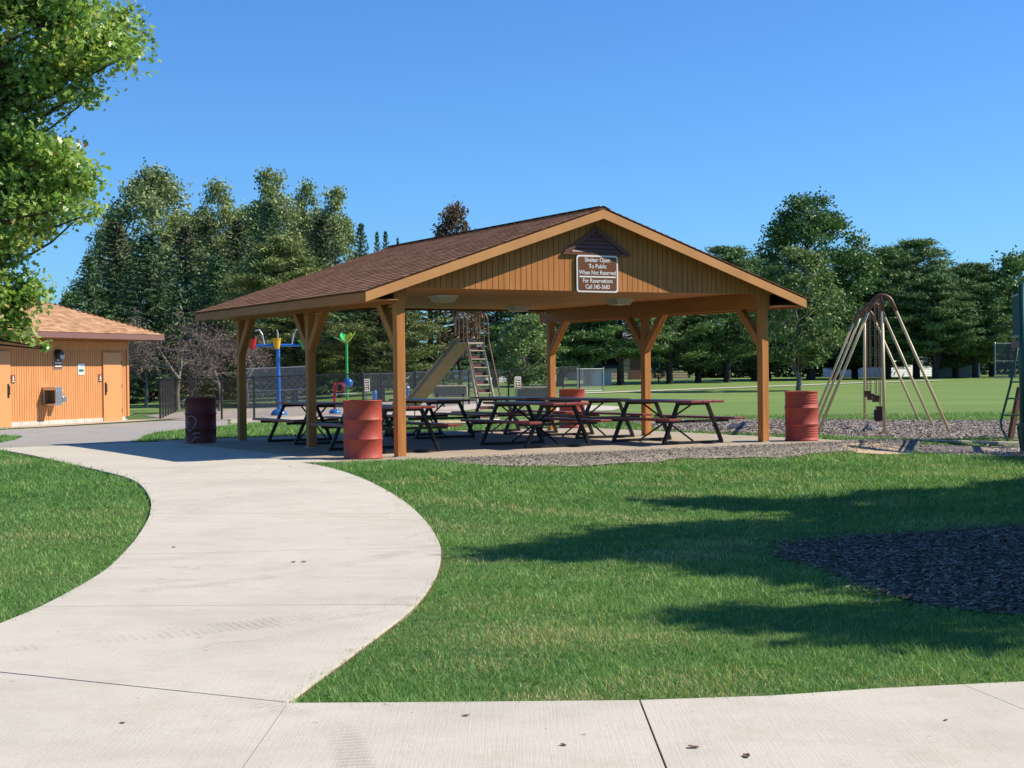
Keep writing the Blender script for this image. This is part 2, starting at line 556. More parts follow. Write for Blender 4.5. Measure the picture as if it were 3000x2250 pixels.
# walk in the foreground
YB = 2.2
slab_polys.append([(-1.02, YB), (0.539, YB), (0.539, 6.59), (-0.47, 6.6), (-1.0, 6.615)])
slab_polys.append([(0.548, YB), (2.6, YB), (2.22, 5.9), (2.03, 6.84), (1.65, 6.78), (1.13, 6.65), (0.548, 6.59)])
slab_polys.append([(2.604, YB), (7.0, YB), (7.0, 7.6), (4.2, 7.2), (2.9, 6.98), (2.034, 6.842), (2.224, 5.9)])
slab_polys.append([(-1.024, YB), (-1.006, 6.62), (-3.45, 7.83), (-7.5, 9.0), (-7.5, YB)])
for poly in slab_polys:
    a = sum(poly[i][0] * poly[(i + 1) % len(poly)][1] - poly[(i + 1) % len(poly)][0] * poly[i][1] for i in range(len(poly)))
    sheet('slab', poly if a > 0 else poly[::-1], M['concrete'], 0.5, 0.03, skirt=0.1, parent=path)
tag(sheet('path_bed', [(-7.5, YB), (7.0, YB), (7.0, 7.55), (2.9, 6.9), (0.55, 6.55), (-1.0, 6.6)] + seg(Rp, 6.7, 21.6)[1:] + [(e0[0], e0[1]), (-6.7, 29.2), (-9.5, 27.5), (-6.65, 22.4)] + seg(Lp, 8.0, 20.4)[::-1] + [(-7.4, 8.9)], M['soil'], 0.6, 0.020), 'dark earth showing in the path joints', 'earth', kind='structure')

def edge_strip(pts, wid):
    C = smooth_line(pts, 60)
    T = np.gradient(C, axis=0); T /= np.linalg.norm(T, axis=1)[:, None]
    Nn = np.stack([-T[:, 1], T[:, 0]], 1)
    jit_ = np.array([0.6 + 0.5 * abs(math.sin(i * 1.7) * math.sin(i * 0.61)) for i in range(60)])[:, None]
    B = C + Nn * wid * jit_
    ring_ = [tuple(q) for q in C] + [tuple(q) for q in B[::-1]]
    a_ = sum(ring_[i][0] * ring_[(i + 1) % len(ring_)][1] - ring_[(i + 1) % len(ring_)][0] * ring_[i][1] for i in range(len(ring_)))
    sheet('soil_edge', ring_ if a_ > 0 else ring_[::-1], M['soil'], 0.5, 0.011, parent=path)
edge_strip([tuple(q) for q in Rp[4::25]], -0.016)
edge_strip([tuple(q) for q in Lp[4::25]], 0.016)
edge_strip([(-0.98, 6.615), (-0.47, 6.602), (0.55, 6.592), (1.13, 6.652), (1.65, 6.782), (2.03, 6.842), (2.9, 6.98), (4.2, 7.2), (6.9, 7.58)], 0.028)
# tyre marks and stains that lie on the path
def track_mat():
    m, t, p = new_mat('tyre_dust')
    uvn = t.nodes.new('ShaderNodeUVMap')
    sepv = N(t, 'ShaderNodeSeparateXYZ'); t.links.new(uvn.outputs[0], sepv.inputs[0])
    wv = mul(t, sepv.outputs[0], 130.0)
    s = N(t, 'ShaderNodeMath', operation='SINE'); t.links.new(wv, s.inputs[0])
    tread = ramp(t, s.outputs[0], ((0.45, 0.15), (0.62, 1.0)))
    ed = mul(t, mul(t, sepv.outputs[1], 0.5, 'SUBTRACT'), 2.0)
    ab = N(t, 'ShaderNodeMath', operation='ABSOLUTE'); t.links.new(ed, ab.inputs[0])
    edge = ramp(t, ab.outputs[0], ((0.55, 1.0), (1.0, 0.0)))
    blot = ramp(t, noise(t, objvec(t, (1, 1, 1), True), 2.2, 5, 0.7), ((0.40, 0.0), (0.62, 1.0)))
    al = mul(t, mul(t, mul(t, tread, edge), blot), 0.25)
    p.inputs['Base Color'].default_value = (0.21, 0.17, 0.125, 1)
    p.inputs['Roughness'].default_value = 0.95
    t.links.new(al, p.inputs['Alpha'])
    return m
M['track'] = track_mat()
def ribbon(name, pts, wid, m, dz, parent):
    C = smooth_line(pts, 60)
    T = np.gradient(C, axis=0); T /= np.linalg.norm(T, axis=1)[:, None]
    Nn = np.stack([-T[:, 1], T[:, 0]], 1)
    s = np.concatenate([[0], np.cumsum(np.linalg.norm(np.diff(C, axis=0), axis=1))])
    A = C + Nn * wid / 2; B = C - Nn * wid / 2
    vs_ = []; fs = []
    for i in range(60):
        vs_ += [(A[i, 0], A[i, 1], tz(*A[i]) + dz), (B[i, 0], B[i, 1], tz(*B[i]) + dz)]
    fs = [(2 * i, 2 * i + 1, 2 * i + 3, 2 * i + 2) for i in range(59)]
    me_ = bpy.data.meshes.new(name); me_.from_pydata(vs_, [], fs); me_.materials.append(m)
    ul = me_.uv_layers.new(name='UVMap')
    for po in me_.polygons:
        for li, vi in zip(po.loop_indices, po.vertices):
            ul.data[li].uv = (s[vi // 2], vi % 2)
    return link(name, me_, parent)
ribbon('tyre_mark', [(-2.75, 7.95), (-2.2, 8.25), (-1.6, 8.55), (-1.0, 9.0), (-0.66, 9.5)], 0.24, M['track'], 0.034, path)
ribbon('tyre_mark', [(-2.0, 8.5), (-1.5, 8.8), (-1.05, 9.1), (-0.64, 9.7)], 0.20, M['track'], 0.0345, path)
ribbon('tyre_mark', [(-2.55, 10.1), (-2.0, 10.5), (-1.4, 11.2), (-0.62, 12.7)], 0.24, M['track'], 0.034, path)
ribbon('tyre_mark', [(-0.55, 5.0), (-0.62, 5.7), (-0.8, 6.25), (-1.3, 6.7)], 0.17, M['track'], 0.034, path)
ribbon('tyre_mark', [(-1.6, 14.2), (-1.2, 15.4), (-1.45, 16.6), (-2.4, 17.2)], 0.05, M['track'], 0.034, path)

# ------------------------------------------------------------------ the other surfaces
pad_poly = [uv2w(u, v) for u, v in ((-1.29, -0.8), (8.45, -0.8), (8.45, 8.7), (-1.29, 8.7))]
pad = MB()
pu = [-1.29, 2.3, 5.6, 8.45]; pv = [-0.8, 2.35, 5.5, 8.7]
padroot = empty('shelter_floor')
tag(padroot, 'tan concrete floor slab under the shelter', 'floor', kind='structure')
for i in range(3):
    for j in range(3):
        q = [uv2w(u, v) for u, v in ((pu[i] + .005, pv[j] + .005), (pu[i + 1] - .005, pv[j] + .005), (pu[i + 1] - .005, pv[j + 1] - .005), (pu[i] + .005, pv[j + 1] - .005))]
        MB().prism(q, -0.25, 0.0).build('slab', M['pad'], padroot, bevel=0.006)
rng = np.random.default_rng(3)
gr_out = [(u, -1.72 + 0.05 * math.sin(u * 1.9) + 0.03 * math.sin(u * 4.7 + 1)) for u in np.arange(0.3, 9.3, 0.3)]
bank_poly = [uv2w(u, v) for u, v in [(-0.25, -0.82), (0.0, -1.25)] + gr_out + [(9.5, -1.25), (8.95, -0.6), (8.47, -0.5), (8.47, -0.80)]]
def bank_sheet():
    P, Fc, ring = cdt_sheet(bank_poly, 0.16, 0.0)
    Q = []
    for x, y, z in P:
        u = (x - OX) * E1[0] + (y - OY) * E1[1]; v = (x - OX) * E2[0] + (y - OY) * E2[1]
        t = max(0, min(1, (-0.8 - v) / 0.95))
        zz = (-0.02) * (1 - t) + (-0.205) * t + 0.02
        zz = max(zz, z + 0.012)
        Q.append((x, y, zz + 0.012 * math.sin(x * 9) * math.sin(y * 11)))
    b = MB(); b.add(Q, Fc)
    o = b.build('gravel_bank', M['gravel'], smooth=True)
    tag(o, 'grey gravel bank along the front of the shelter floor', 'gravel', kind='structure')
    return Q, Fc
bankQ, bankF = bank_sheet()

asph_poly = [(-9.62, 27.68), (-8.3, 28.42), (-6.72, 29.42), (-7.57, 29.95), (-7.85, 31.7), (-8.35, 34.2), (-8.65, 36.65), (-8.4, 38.4), (-7.6, 40.3), (-8.8, 46.5), (-10.5, 47.3), (-14.2, 39.8), (-12.7, 36.9), (-11.5, 35.4), (-10.9, 33.1), (-10.45, 30.6), (-9.95, 28.6)]
tag(sheet('asphalt_apron', asph_poly, M['asphalt'], 0.7, 0.014), 'grey worn asphalt in front of the restroom building', 'asphalt', kind='structure')
spl_poly = [(-7.6, 40.4), (-7.1, 41.0), (-5.7, 42.0), (-3.6, 43.2), (-2.4, 46), (-1.2, 52), (0.2, 60), (-3, 63), (-12.5, 60), (-12.8, 52.5), (-10.6, 47.6), (-8.7, 46.6)]
tag(sheet('splash_pad', spl_poly, M['splash'], 1.0, 0.016), 'beige concrete splash pad behind the shelter', 'pavement', kind='structure')
walk2_poly = [(1.4, 48.2), (3.2, 48.3), (3.95, 52.3), (3.0, 54.4), (1.2, 53.0)]
tag(sheet('side_pavement', walk2_poly, M['concrete'], 0.9, 0.016), 'white concrete patch in the grass behind the tables', 'pavement', kind='structure')
def flat_ribbon(name, pts, wid, m, dz=0.02):
    C = smooth_line(pts, 50)
    T = np.gradient(C, axis=0); T /= np.linalg.norm(T, axis=1)[:, None]
    Nn = np.stack([-T[:, 1], T[:, 0]], 1)
    A = C - Nn * wid / 2; B = C + Nn * wid / 2
    return sheet(name, [tuple(p) for p in A] + [tuple(p) for p in B[::-1]], m, 1.5, dz)
tag(flat_ribbon('field_path', [(0.5, 70.5), (3.63, 73), (10.97, 80.2), (15.5, 84.6), (20.25, 89.5), (27, 95)], 1.2, M['concrete'], 0.03), 'thin pale path crossing the field behind the shelter', 'path', kind='structure')
tag(flat_ribbon('wood_walk', [(-34, 76), (-24, 78), (-14, 77), (-6, 79)], 1.0, M['concrete'], 0.03), 'far pale path under the trees behind the pad', 'path', kind='structure')
chips_poly = [(2.05, 11.85), (2.2, 12.3), (2.4, 12.75), (2.96, 13.15), (3.95, 13.5), (4.7, 13.9), (9.5, 15.5), (9.5, 7.6), (4.5, 8.55), (2.98, 8.85), (2.62, 9.15), (2.42, 9.7), (2.3, 10.3), (2.3, 10.85), (2.2, 11.3)]
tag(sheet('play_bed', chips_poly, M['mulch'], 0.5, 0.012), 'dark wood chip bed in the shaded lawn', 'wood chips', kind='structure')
swing_poly = [(3.0, 38.5), (4.39, 38.85), (7.75, 38.0), (10.23, 36.4), (12.4, 35.6), (20, 35), (20, 27.9), (9.07, 27.35), (7.29, 26.95), (6.35, 27.8), (5.89, 29.0), (5.22, 29.95), (4.3, 31.0), (3.3, 32.45)]
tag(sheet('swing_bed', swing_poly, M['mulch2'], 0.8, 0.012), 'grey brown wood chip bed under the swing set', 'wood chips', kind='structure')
low_poly = [(7.1, 26.2), (9.06, 27.0), (14, 28.0), (14, 23.2), (8.3, 24.3), (7.5, 25.1), (6.9, 25.75)]
tag(sheet('climber_bed', low_poly, M['mulch2'], 0.5, 0.012), 'wood chip bed under the green play structure', 'wood chips', kind='structure')
kerb = MB()
kerb.beam((7.2, 26.62, tz(7.2, 26.62) - 0.03), (9.07, 27.18, tz(9.07, 27.2) - 0.03), 0.22, 0.12)
kerb.beam((9.08, 27.183, tz(9.07, 27.2) - 0.03), (15, 28.8, tz(15, 28.8) - 0.03), 0.22, 0.12)
tag(kerb.build('bed_kerb', M['concrete'], bevel=0.01), 'low concrete kerb between the two wood chip beds', 'kerb', kind='structure')
sand_poly = [(5.55, 25.55), (5.9, 25.8), (6.35, 25.95), (6.75, 25.85), (6.85, 25.55), (6.3, 25.3), (5.75, 25.2)]
tag(sheet('sand_patch', sand_poly, M['sand'], 0.3, 0.02), 'bare sandy patch at the end of the gravel bank', 'sand', kind='structure')
slide_poly = [(-1.0 + 2.3 * math.cos(a), 39.6 + 1.3 * math.sin(a)) for a in np.linspace(0, 2 * math.pi, 20, endpoint=False)]
tag(sheet('slide_bed', slide_poly, M['sand'], 0.6, 0.014), 'tan worn patch at the foot of the slide', 'wood chips', kind='structure')

# ------------------------------------------------------------------ loose chips and stones
def chips(name, poly, dens, ln, wd, m, label, cat, zoff=0.015, zfun=None, seed=1, tri_tilt=0.5, jit=0.08):
    r = np.random.default_rng(seed)
    P = np.array(poly)
    x0, x1, y0, y1 = P[:, 0].min(), P[:, 0].max(), P[:, 1].min(), P[:, 1].max()
    n = int((x1 - x0) * (y1 - y0) * dens)
    x = r.uniform(x0, x1, n); y = r.uniform(y0, y1, n)
    jx, jy = x + r.normal(0, jit, n), y + r.normal(0, jit, n)
    k = in_poly(jx, jy, poly)
    x, y = x[k], y[k]; n = len(x)
    z = (terr(x, y) if zfun is None else zfun(x, y)) + zoff + r.uniform(0, 0.02, n)
    a = r.uniform(0, 2 * math.pi, n); L = ln * r.uniform(0.5, 1.4, n); W_ = wd * r.uniform(0.5, 1.5, n)
    d = np.stack([np.cos(a), np.sin(a), r.normal(0, tri_tilt * 0.6, n)], 1); d /= np.linalg.norm(d, axis=1)[:, None]
    s = np.stack([-np.sin(a), np.cos(a), r.normal(0, tri_tilt, n)], 1)
    s -= d * (s * d).sum(1)[:, None]; s /= np.linalg.norm(s, axis=1)[:, None]
    c = np.stack([x, y, z], 1)
    hd = d * (L / 2)[:, None]; hs = s * (W_ / 2)[:, None]
    vv = np.stack([c - hd - hs, c + hd - hs * 0.7, c + hd + hs, c - hd + hs * 0.8], 1).reshape(-1, 3)
    o = link(name, np_mesh(name, vv, 4, m, r.uniform(0, 1, n)))
    return tag(o, label, cat, kind='stuff')
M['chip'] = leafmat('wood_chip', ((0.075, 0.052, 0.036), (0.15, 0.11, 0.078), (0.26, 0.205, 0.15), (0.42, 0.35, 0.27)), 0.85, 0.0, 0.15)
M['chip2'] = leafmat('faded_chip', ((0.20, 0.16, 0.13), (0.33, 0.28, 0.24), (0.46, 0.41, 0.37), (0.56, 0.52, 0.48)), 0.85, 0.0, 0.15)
M['stone'] = leafmat('loose_stone', ((0.21, 0.185, 0.155), (0.31, 0.275, 0.235), (0.42, 0.375, 0.325)), 0.9, 0.0, 0.15)
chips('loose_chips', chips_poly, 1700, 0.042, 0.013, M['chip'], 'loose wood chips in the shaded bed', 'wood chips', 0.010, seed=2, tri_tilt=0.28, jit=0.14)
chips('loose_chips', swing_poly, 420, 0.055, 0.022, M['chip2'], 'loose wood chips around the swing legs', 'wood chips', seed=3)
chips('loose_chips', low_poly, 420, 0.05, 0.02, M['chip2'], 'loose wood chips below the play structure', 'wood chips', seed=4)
bz = np.array(bankQ)
def bank_z(x, y):
    u = (x - OX) * E1[0] + (y - OY) * E1[1]; v = (x - OX) * E2[0] + (y - OY) * E2[1]
    t = np.clip((-0.8 - v) / 0.95, 0, 1)
    return np.maximum(-0.02 * (1 - t) - 0.205 * t + 0.02, terr(x, y) + 0.012)
chips('loose_gravel', bank_poly, 1600, 0.020, 0.017, M['stone'], 'loose gravel stones on the bank', 'gravel', 0.002, bank_z, 5, 0.4)

# ------------------------------------------------------------------ grass blades
def grass():
    r = np.random.default_rng(11)
    bed = [(-7.5, 2.2), (7.0, 2.2), (7.0, 7.58), (2.9, 6.97), (2.03, 6.84), (1.13, 6.65), (0.55, 6.59), (-1.0, 6.62)] + seg(Rp, 6.7, 21.6)[1:] + [(e0[0], e0[1]), (-6.7, 29.2), (-9.5, 27.5), (-6.65, 22.35)] + seg(Lp, 8.0, 20.4)[::-1] + [(-3.4, 7.83), (-7.5, 9.0)]
    excl = slab_polys + [bed, pad_poly, bank_poly, asph_poly, chips_poly, swing_poly, low_poly, sand_poly, slide_poly]
    grp = []
    bands = [(5.6, 8, 9500), (8, 10.5, 6300), (10.5, 13.5, 3600), (13.5, 17.5, 2400), (17.5, 23, 1700), (23, 30, 800), (30, 42, 280)]
    for y0, y1, dens in bands:
        hw = 0.36 * y1 + 1.6
        n = int(2 * hw * (y1 - y0) * dens)
        x = r.uniform(-hw, hw, n); y = r.uniform(y0, y1, n)
        k = np.abs(x) < 0.36 * y + 1.6
        jx, jy = x + r.normal(0, 0.028, n), y + r.normal(0, 0.028, n)
        for po in excl:
            q = np.array(po)
            if q[:, 1].max() < y0 - 0.2 or q[:, 1].min() > y1 + 0.2: continue
            k &= ~in_poly(jx, jy, po)
        grp.append((x[k], y[k]))
    x = np.concatenate([g[0] for g in grp]); y = np.concatenate([g[1] for g in grp])
    n = len(x)
    # slow patches in height and tone
    def pat(sc, ph): return np.sin(x * sc + ph + 1.7 * np.sin(y * sc * 0.83 + ph * 2)) * np.sin(y * sc * 1.13 + ph * 3 + 1.3 * np.sin(x * sc * 0.71))
    pt = np.clip(0.5 + 0.20 * pat(0.9, 1.0) + 0.18 * pat(2.7, 2.2) + 0.20 * pat(7.1, 0.4) + 0.22 * pat(23.0, 1.9), 0, 1.1)
    z = terr(x, y)
    on_walk = np.zeros(n, bool)
    for po in slab_polys: on_walk |= in_poly(x, y, po)
    z = z + 0.012 * on_walk
    h = (0.014 + 0.030 * r.random(n) ** 1.5) * (0.55 + 0.9 * pt) * np.clip(y / 13.0, 1.0, 1.9)
    wd = (0.0048 + 0.0032 * r.random(n)) * np.clip(y / 9.0, 0.9, 3.0)
    a = r.uniform(0, 2 * math.pi, n)
    lean = h * r.uniform(0.1, 1.3, n)
    la = a + r.normal(0, 1.0, n) + math.pi / 2
    s = np.stack([np.cos(a), np.sin(a), np.zeros(n)], 1) * (wd / 2)[:, None]
    b = np.stack([x, y, z - 0.004], 1)
    tip = b + np.stack([np.cos(la) * lean, np.sin(la) * lean, h], 1)
    vv = np.stack([b - s, b + s, tip], 1).reshape(-1, 3)
    dp = 0.30 * np.clip((pat(1.35, 4.0) - 0.55) / 0.4, 0, 1)
    for qx, qy, qr, qa in ((0.15, 8.35, 0.55, 0.55), (0.6, 8.2, 0.35, 0.4), (-0.15, 7.6, 0.3, 0.35), (1.35, 12.0, 0.5, 0.6), (1.75, 12.7, 0.45, 0.6), (2.3, 14.2, 0.4, 0.3), (-0.25, 12.0, 0.35, 0.3), (-0.2, 9.5, 0.45, 0.25), (-4.3, 13.5, 0.7, 0.35), (-3.9, 11.2, 0.4, 0.25), (3.2, 20.5, 0.9, 0.3), (0.2, 6.72, 0.25, 0.6), (0.9, 6.72, 0.22, 0.5), (1.8, 6.95, 0.2, 0.4)):
        dp = np.maximum(dp, qa * np.exp(-(((x - qx) / qr) ** 2 + ((y - qy) / (qr * 0.8)) ** 2)))
    dry = (r.random(n) < dp).astype(float)
    tone = np.clip(0.06 + 0.58 * pt + r.normal(0, 0.15, n), 0, 0.80)
    tone = np.where((dry > 0) | (r.random(n) < 0.025), 0.93 + 0.07 * r.random(n), tone)
    o = link('grass', np_mesh('grass', vv, 3, M['blade'], tone))
    tag(o, 'short mown grass blades of the lawn', 'grass', kind='stuff')
    print('grass blades', n)
M['blade'] = leafmat('grass_blade', ((0.067, 0.180, 0.052), (0.099, 0.246, 0.067), (0.146, 0.312, 0.078), (0.224, 0.384, 0.106), (0.314, 0.468, 0.190), (0.560, 0.480, 0.246)), 0.5, 0.34, 0.3)
grass()

# ------------------------------------------------------------------ shelter
M['timber'] = paint('tan_timber', (0.51, 0.205, 0.050), 0.62, 0.26, 3.0, (5, 5, 0.45), bmp=0.12, wear=(0.32, 0.15, 0.055), wear_amt=0.70)
M['beamwood'] = paint('brown_beam', (0.42, 0.158, 0.038), 0.62, 0.15, 2.0, (1, 1, 3), bmp=0.12)
M['trim'] = paint('tan_trim', (0.58, 0.28, 0.095), 0.6, 0.12, 2.5, bmp=0.08)
M['groove'] = paint('groove_back', (0.12, 0.055, 0.02), 0.8, 0.1, 4)
M['ceil'] = paint('ceiling_board', (0.46, 0.178, 0.042), 0.6, 0.22, 1.2, (0.6, 4, 4), bmp=0.1)
M['vent'] = paint('brown_vent', (0.16, 0.065, 0.045), 0.45, 0.1, 5)
M['white'] = paint('white_sheet', (0.80, 0.80, 0.78), 0.5, 0.04, 5, bmp=0)
M['signbrown'] = paint('sign_brown', (0.17, 0.065, 0.028), 0.4, 0.06, 5, bmp=0)
M['lens'] = paint('lamp_lens', (0.52, 0.50, 0.42), 0.4, 0.08, 6, bmp=0)
M['galv'] = paint('galvanised', (0.42, 0.44, 0.46), 0.45, 0.15, 8, metal=0.6, bmp=0.05)

def shingle_mat(name, cols):
    m = leafmat(name, cols, 0.95, 0.0, 0.1)
    t = m.node_tree; p = t.nodes['Principled BSDF']
    bump(t, p, noise(t, objvec(t, (1, 1, 1), True), 120, 3), 0.5, 0.004)
    return m
M['shing'] = shingle_mat('brown_shingle', ((0.200, 0.100, 0.062), (0.255, 0.130, 0.080), (0.310, 0.165, 0.104)))
M['shing2'] = shingle_mat('buff_shingle', ((0.33, 0.185, 0.100), (0.40, 0.235, 0.130), (0.46, 0.275, 0.158), (0.50, 0.31, 0.185)))

def one_shingle(b, tab, ex, tone):
    """a tab in its own frame: x across, y up the slope, butt edge proud"""
    g = 0.004
    x0, x1 = -tab / 2 + g, tab / 2 - g
    y0, y1 = -0.012, ex + 0.01
    vs_ = [(x0, y0, 0.001), (x1, y0, 0.001), (x1, y1, 0.0), (x0, y1, 0.0), (x0, y0, 0.015), (x1, y0, 0.015), (x1, y1, 0.003), (x0, y1, 0.003)]
    b.add(vs_, BOXF, tone)

def shingle_plane(parent, O, U, Vd, rows, tab, ex, m, n_single, near, seed):
    """rows: list of (u_start, u_end) for each course. The n_single tabs nearest to `near` become objects"""
    r = random.Random(seed)
    O, U, Vd = Vector(O), Vector(U).normalized(), Vector(Vd).normalized()
    Nn = U.cross(Vd).normalized()
    R = Matrix((U, Vd, Nn)).transposed()
    tabs = []
    for j, (a, b_) in enumerate(rows):
        off = (j % 2) * tab / 2 + (j % 3) * 0.04
        u = a - off
        while u < b_ - 0.02:
            s, e = max(u, a), min(u + tab, b_)
            if e - s > 0.03: tabs.append((j, s, e))
            u += tab
    def pos(t): return O + U * ((t[1] + t[2]) / 2) + Vd * (t[0] * ex)
    full = [t for t in tabs if abs(t[2] - t[1] - tab) < 1e-4]
    full.sort(key=lambda t: (pos(t) - Vector(near)).length)
    single = set(full[:n_single])
    var = []
    for k in range(4):
        b = MB(); one_shingle(b, tab, ex, 0.14 + 0.24 * k)
        var.append(b.mesh('shingle', m, tones=True))
    for t in full[:n_single]:
        o = link('shingle', r.choice(var), parent)
        p_ = pos(t)
        o.matrix_local = Matrix.Translation(p_) @ R.to_4x4()
    rest = MB()
    for t in tabs:
        if t in single: continue
        b = MB(); one_shingle(b, t[2] - t[1], ex, r.random())
        p_ = pos(t)
        rest.add([p_ + R @ Vector(q) for q in b.v], b.f, b.tone[0])
    if rest.v:
        o = rest.build('shingles', m, parent, tones=True)
        o['kind'] = 'stuff'

shelter = empty('picnic_shelter', (OX, OY, 0), YAW, 'open picnic shelter with brown shingled gable roof on six tan posts', 'shelter')
PW = 0.145
BZ0, BZ1 = 2.345, 2.62      # side beam
EZ, RZ, AO, FO, BO = 2.545, 3.95, 0.70, 0.345, 0.65
CU = SW / 2
slope = (RZ - EZ) / (CU + AO)
def roof_z(u): return RZ - slope * abs(u - CU)
for u in (0.0, SW):
    for v in (0.0, SL / 2, SL):
        top = 2.622
        MB().box((u, v, top / 2), (PW, PW, top)).build('post', M['timber'], shelter, bevel=0.008)
        b = MB(); b.box((u, v, 0.006), (PW + 0.03, PW + 0.03, 0.012)); b.build('post_base', M['galv'], shelter)
    for s in (-1, 1):
        off = s * (PW / 2 + 0.021)
        a0 = -0.30 if True else 0
        MB().box((u + off, SL / 2 + 0.11, (BZ0 + BZ1) / 2), (0.04, SL + 0.36, BZ1 - BZ0)).build('beam', M['beamwood'], shelter, bevel=0.004)
    for v, dirs in ((0.0, (1,)), (SL / 2, (-1, 1)), (SL, (-1,))):
        for d in dirs:
            for s in (-1, 1):
                off = s * (PW / 2 + 0.062)
                b = MB()
                b.beam((u + s * 0.035, v + d * 0.02, 1.70), (u + s * 0.035, v + d * 0.66, 2.40), 0.062, 0.135, up=(0, d, -1))
                b.build('brace', M['timber'], shelter, bevel=0.004)
for u in (0.0, SW):
    for v in (0.0, SL / 2, SL):
        for z_ in (2.40, 2.56):
            for s in (-1, 1):
                MB().tube([(u + s * (PW / 2 + 0.040), v + 0.02, z_), (u + s * (PW / 2 + 0.055), v + 0.02, z_)], 0.016, 6).build('bolt', M['galv'], shelter)
# gable walls of single boards
def gable(v0, nrm, name):
    back = MB()
    zb = 2.585
    back.plate([(0.0 - 0.2, zb + 0.01), (SW + 0.2, zb + 0.01), (SW + 0.2, roof_z(SW + 0.2) - 0.10), (CU, RZ - 0.10), (-0.2, roof_z(-0.2) - 0.10)], v0, v0 - nrm * 0.012)
    wall = back.build(name, M['groove'], shelter)
    bw = 0.1016
    n = int((SW + 0.5) / bw)
    for k in range(n):
        a = CU - n * bw / 2 + k * bw
        c = a + bw
        g = 0.005
        za, zc = roof_z(a + g) - 0.09, roof_z(c - g) - 0.09
        if min(za, zc) < zb + 0.03: continue
        poly = [(a + g, zb), (c - g, zb), (c - g, zc)]
        if a < CU < c: poly.append((CU, RZ - 0.09))
        poly.append((a + g, za))
        y0, y1 = (v0 - 0.014, v0) if nrm < 0 else (v0, v0 + 0.014)
        y0, y1 = (v0 + nrm * 0.014, v0) if nrm < 0 else (v0, v0 + nrm * 0.014)
        MB().plate(poly, min(y0, y1), max(y0, y1)).build('plank', M['timber'], wall)
    return wall
GV = -0.10
gable(GV, -1, 'gable_wall')
gable(SL + 0.10, 1, 'gable_wall')
# ceiling boards
for k in range(48):
    v = -0.08 + k * (SL + 0.16) / 48
    d = (SL + 0.16) / 48
    MB().box((CU, v + d / 2, 2.634), (SW + 0.34, d - 0.007, 0.02)).build('ceiling_board', M['ceil'], shelter)
MB().box((CU, SL / 2, 2.655), (SW + 0.3, SL + 0.14, 0.012)).build('ceiling_back', M['groove'], shelter)
# roof
rf = MB()
T_ = 0.03
for s in (-1, 1):
    ue = CU + s * (CU + AO)
    pts = [(ue, -FO, EZ), (CU, -FO, RZ), (CU, SL + BO, RZ), (ue, SL + BO, EZ)]
    if s > 0: pts = pts[::-1]
    b = [(x, y, z - 0.022) for x, y, z in pts]; a = [(x, y, z - 0.022 - T_) for x, y, z in pts]
    rf.add(b + a, ((3, 2, 1, 0), (4, 5, 6, 7), (0, 1, 5, 4), (1, 2, 6, 5), (2, 3, 7, 6), (3, 0, 4, 7)))
roof = rf.build('roof', M['groove'], shelter)
slen = math.hypot(CU + AO, RZ - EZ)
ex = 0.142
nrow = int(slen / ex) + 1
rows = [(0.0 - 0.02, SL + FO + BO + 0.02)] * (nrow - 1) + [(0.0, SL + FO + BO)]
cs, sn = (CU + AO) / slen, (RZ - EZ) / slen
Ol = (-AO - 0.03 * cs, SL + BO, EZ - 0.022 - 0.03 * sn)
shingle_plane(roof, Ol, (0, -1, 0), (cs, 0, sn), rows, 0.305, ex, M['shing'], 300, (-AO + 1.2, -FO, EZ), 21)
Or = (SW + AO + 0.03 * cs, -FO, EZ - 0.022 - 0.03 * sn)
shingle_plane(roof, Or, (0, 1, 0), (-cs, 0, sn), rows, 0.305, ex, M['shing'], 0, (0, 0, 0), 22)
for k in range(28):
    v = -FO + (SL + FO + BO) * (k + 0.5) / 28
    b = MB()
    hw = 0.15
    b.add([(CU - hw, v - 0.16, RZ - hw * slope + 0.004), (CU, v - 0.16, RZ + 0.012), (CU + hw, v - 0.16, RZ - hw * slope + 0.004), (CU - hw, v + 0.15, RZ - hw * slope - 0.006), (CU, v + 0.15, RZ + 0.0), (CU + hw, v + 0.15, RZ - hw * slope - 0.006)], ((0, 1, 4, 3), (1, 2, 5, 4)), 0.35 + 0.3 * (k % 3) / 2)
    b.build('ridge_cap', M['shing'], roof, tones=True)
# fascia boards
for s in (-1, 1):
    ue = CU + s * (CU + AO)
    MB().box((ue - s * 0.014, SL / 2 + (BO - FO) / 2, EZ - 0.052 - 0.07), (0.028, SL + FO + BO - 0.06, 0.14)).build('eave_fascia', M['beamwood'], shelter, bevel=0.003)
    so = MB()
    so.add([(ue, -FO + 0.03, EZ - 0.185), (u_ := (0 if s < 0 else SW), -FO + 0.03, EZ - 0.185 + 0.0), (u_, SL + BO - 0.03, EZ - 0.185), (ue, SL + BO - 0.03, EZ - 0.185)], ((0, 1, 2, 3),))
    so2 = MB(); so2.box(((ue + u_ - s * (-0.12)) / 2 , SL / 2 + (BO - FO) / 2, EZ - 0.155), (abs(ue - u_) - 0.16, SL + FO + BO - 0.10, 0.012))
    so2.build('soffit', M['ceil'], shelter)
    for vv, nm in ((-FO, -1), (SL + BO, 1)):
        b = MB()
        z_e, z_r = EZ - 0.054, RZ - 0.054
        b.plate([(ue, z_e - 0.145), (CU, z_r - 0.145), (CU, z_r), (ue, z_e)] if s < 0 else [(CU, z_r - 0.145), (ue, z_e - 0.145), (ue, z_e), (CU, z_r)], vv - 0.014, vv + 0.014)
        b.build('rake_board', M['trim'], shelter, bevel=0.003)
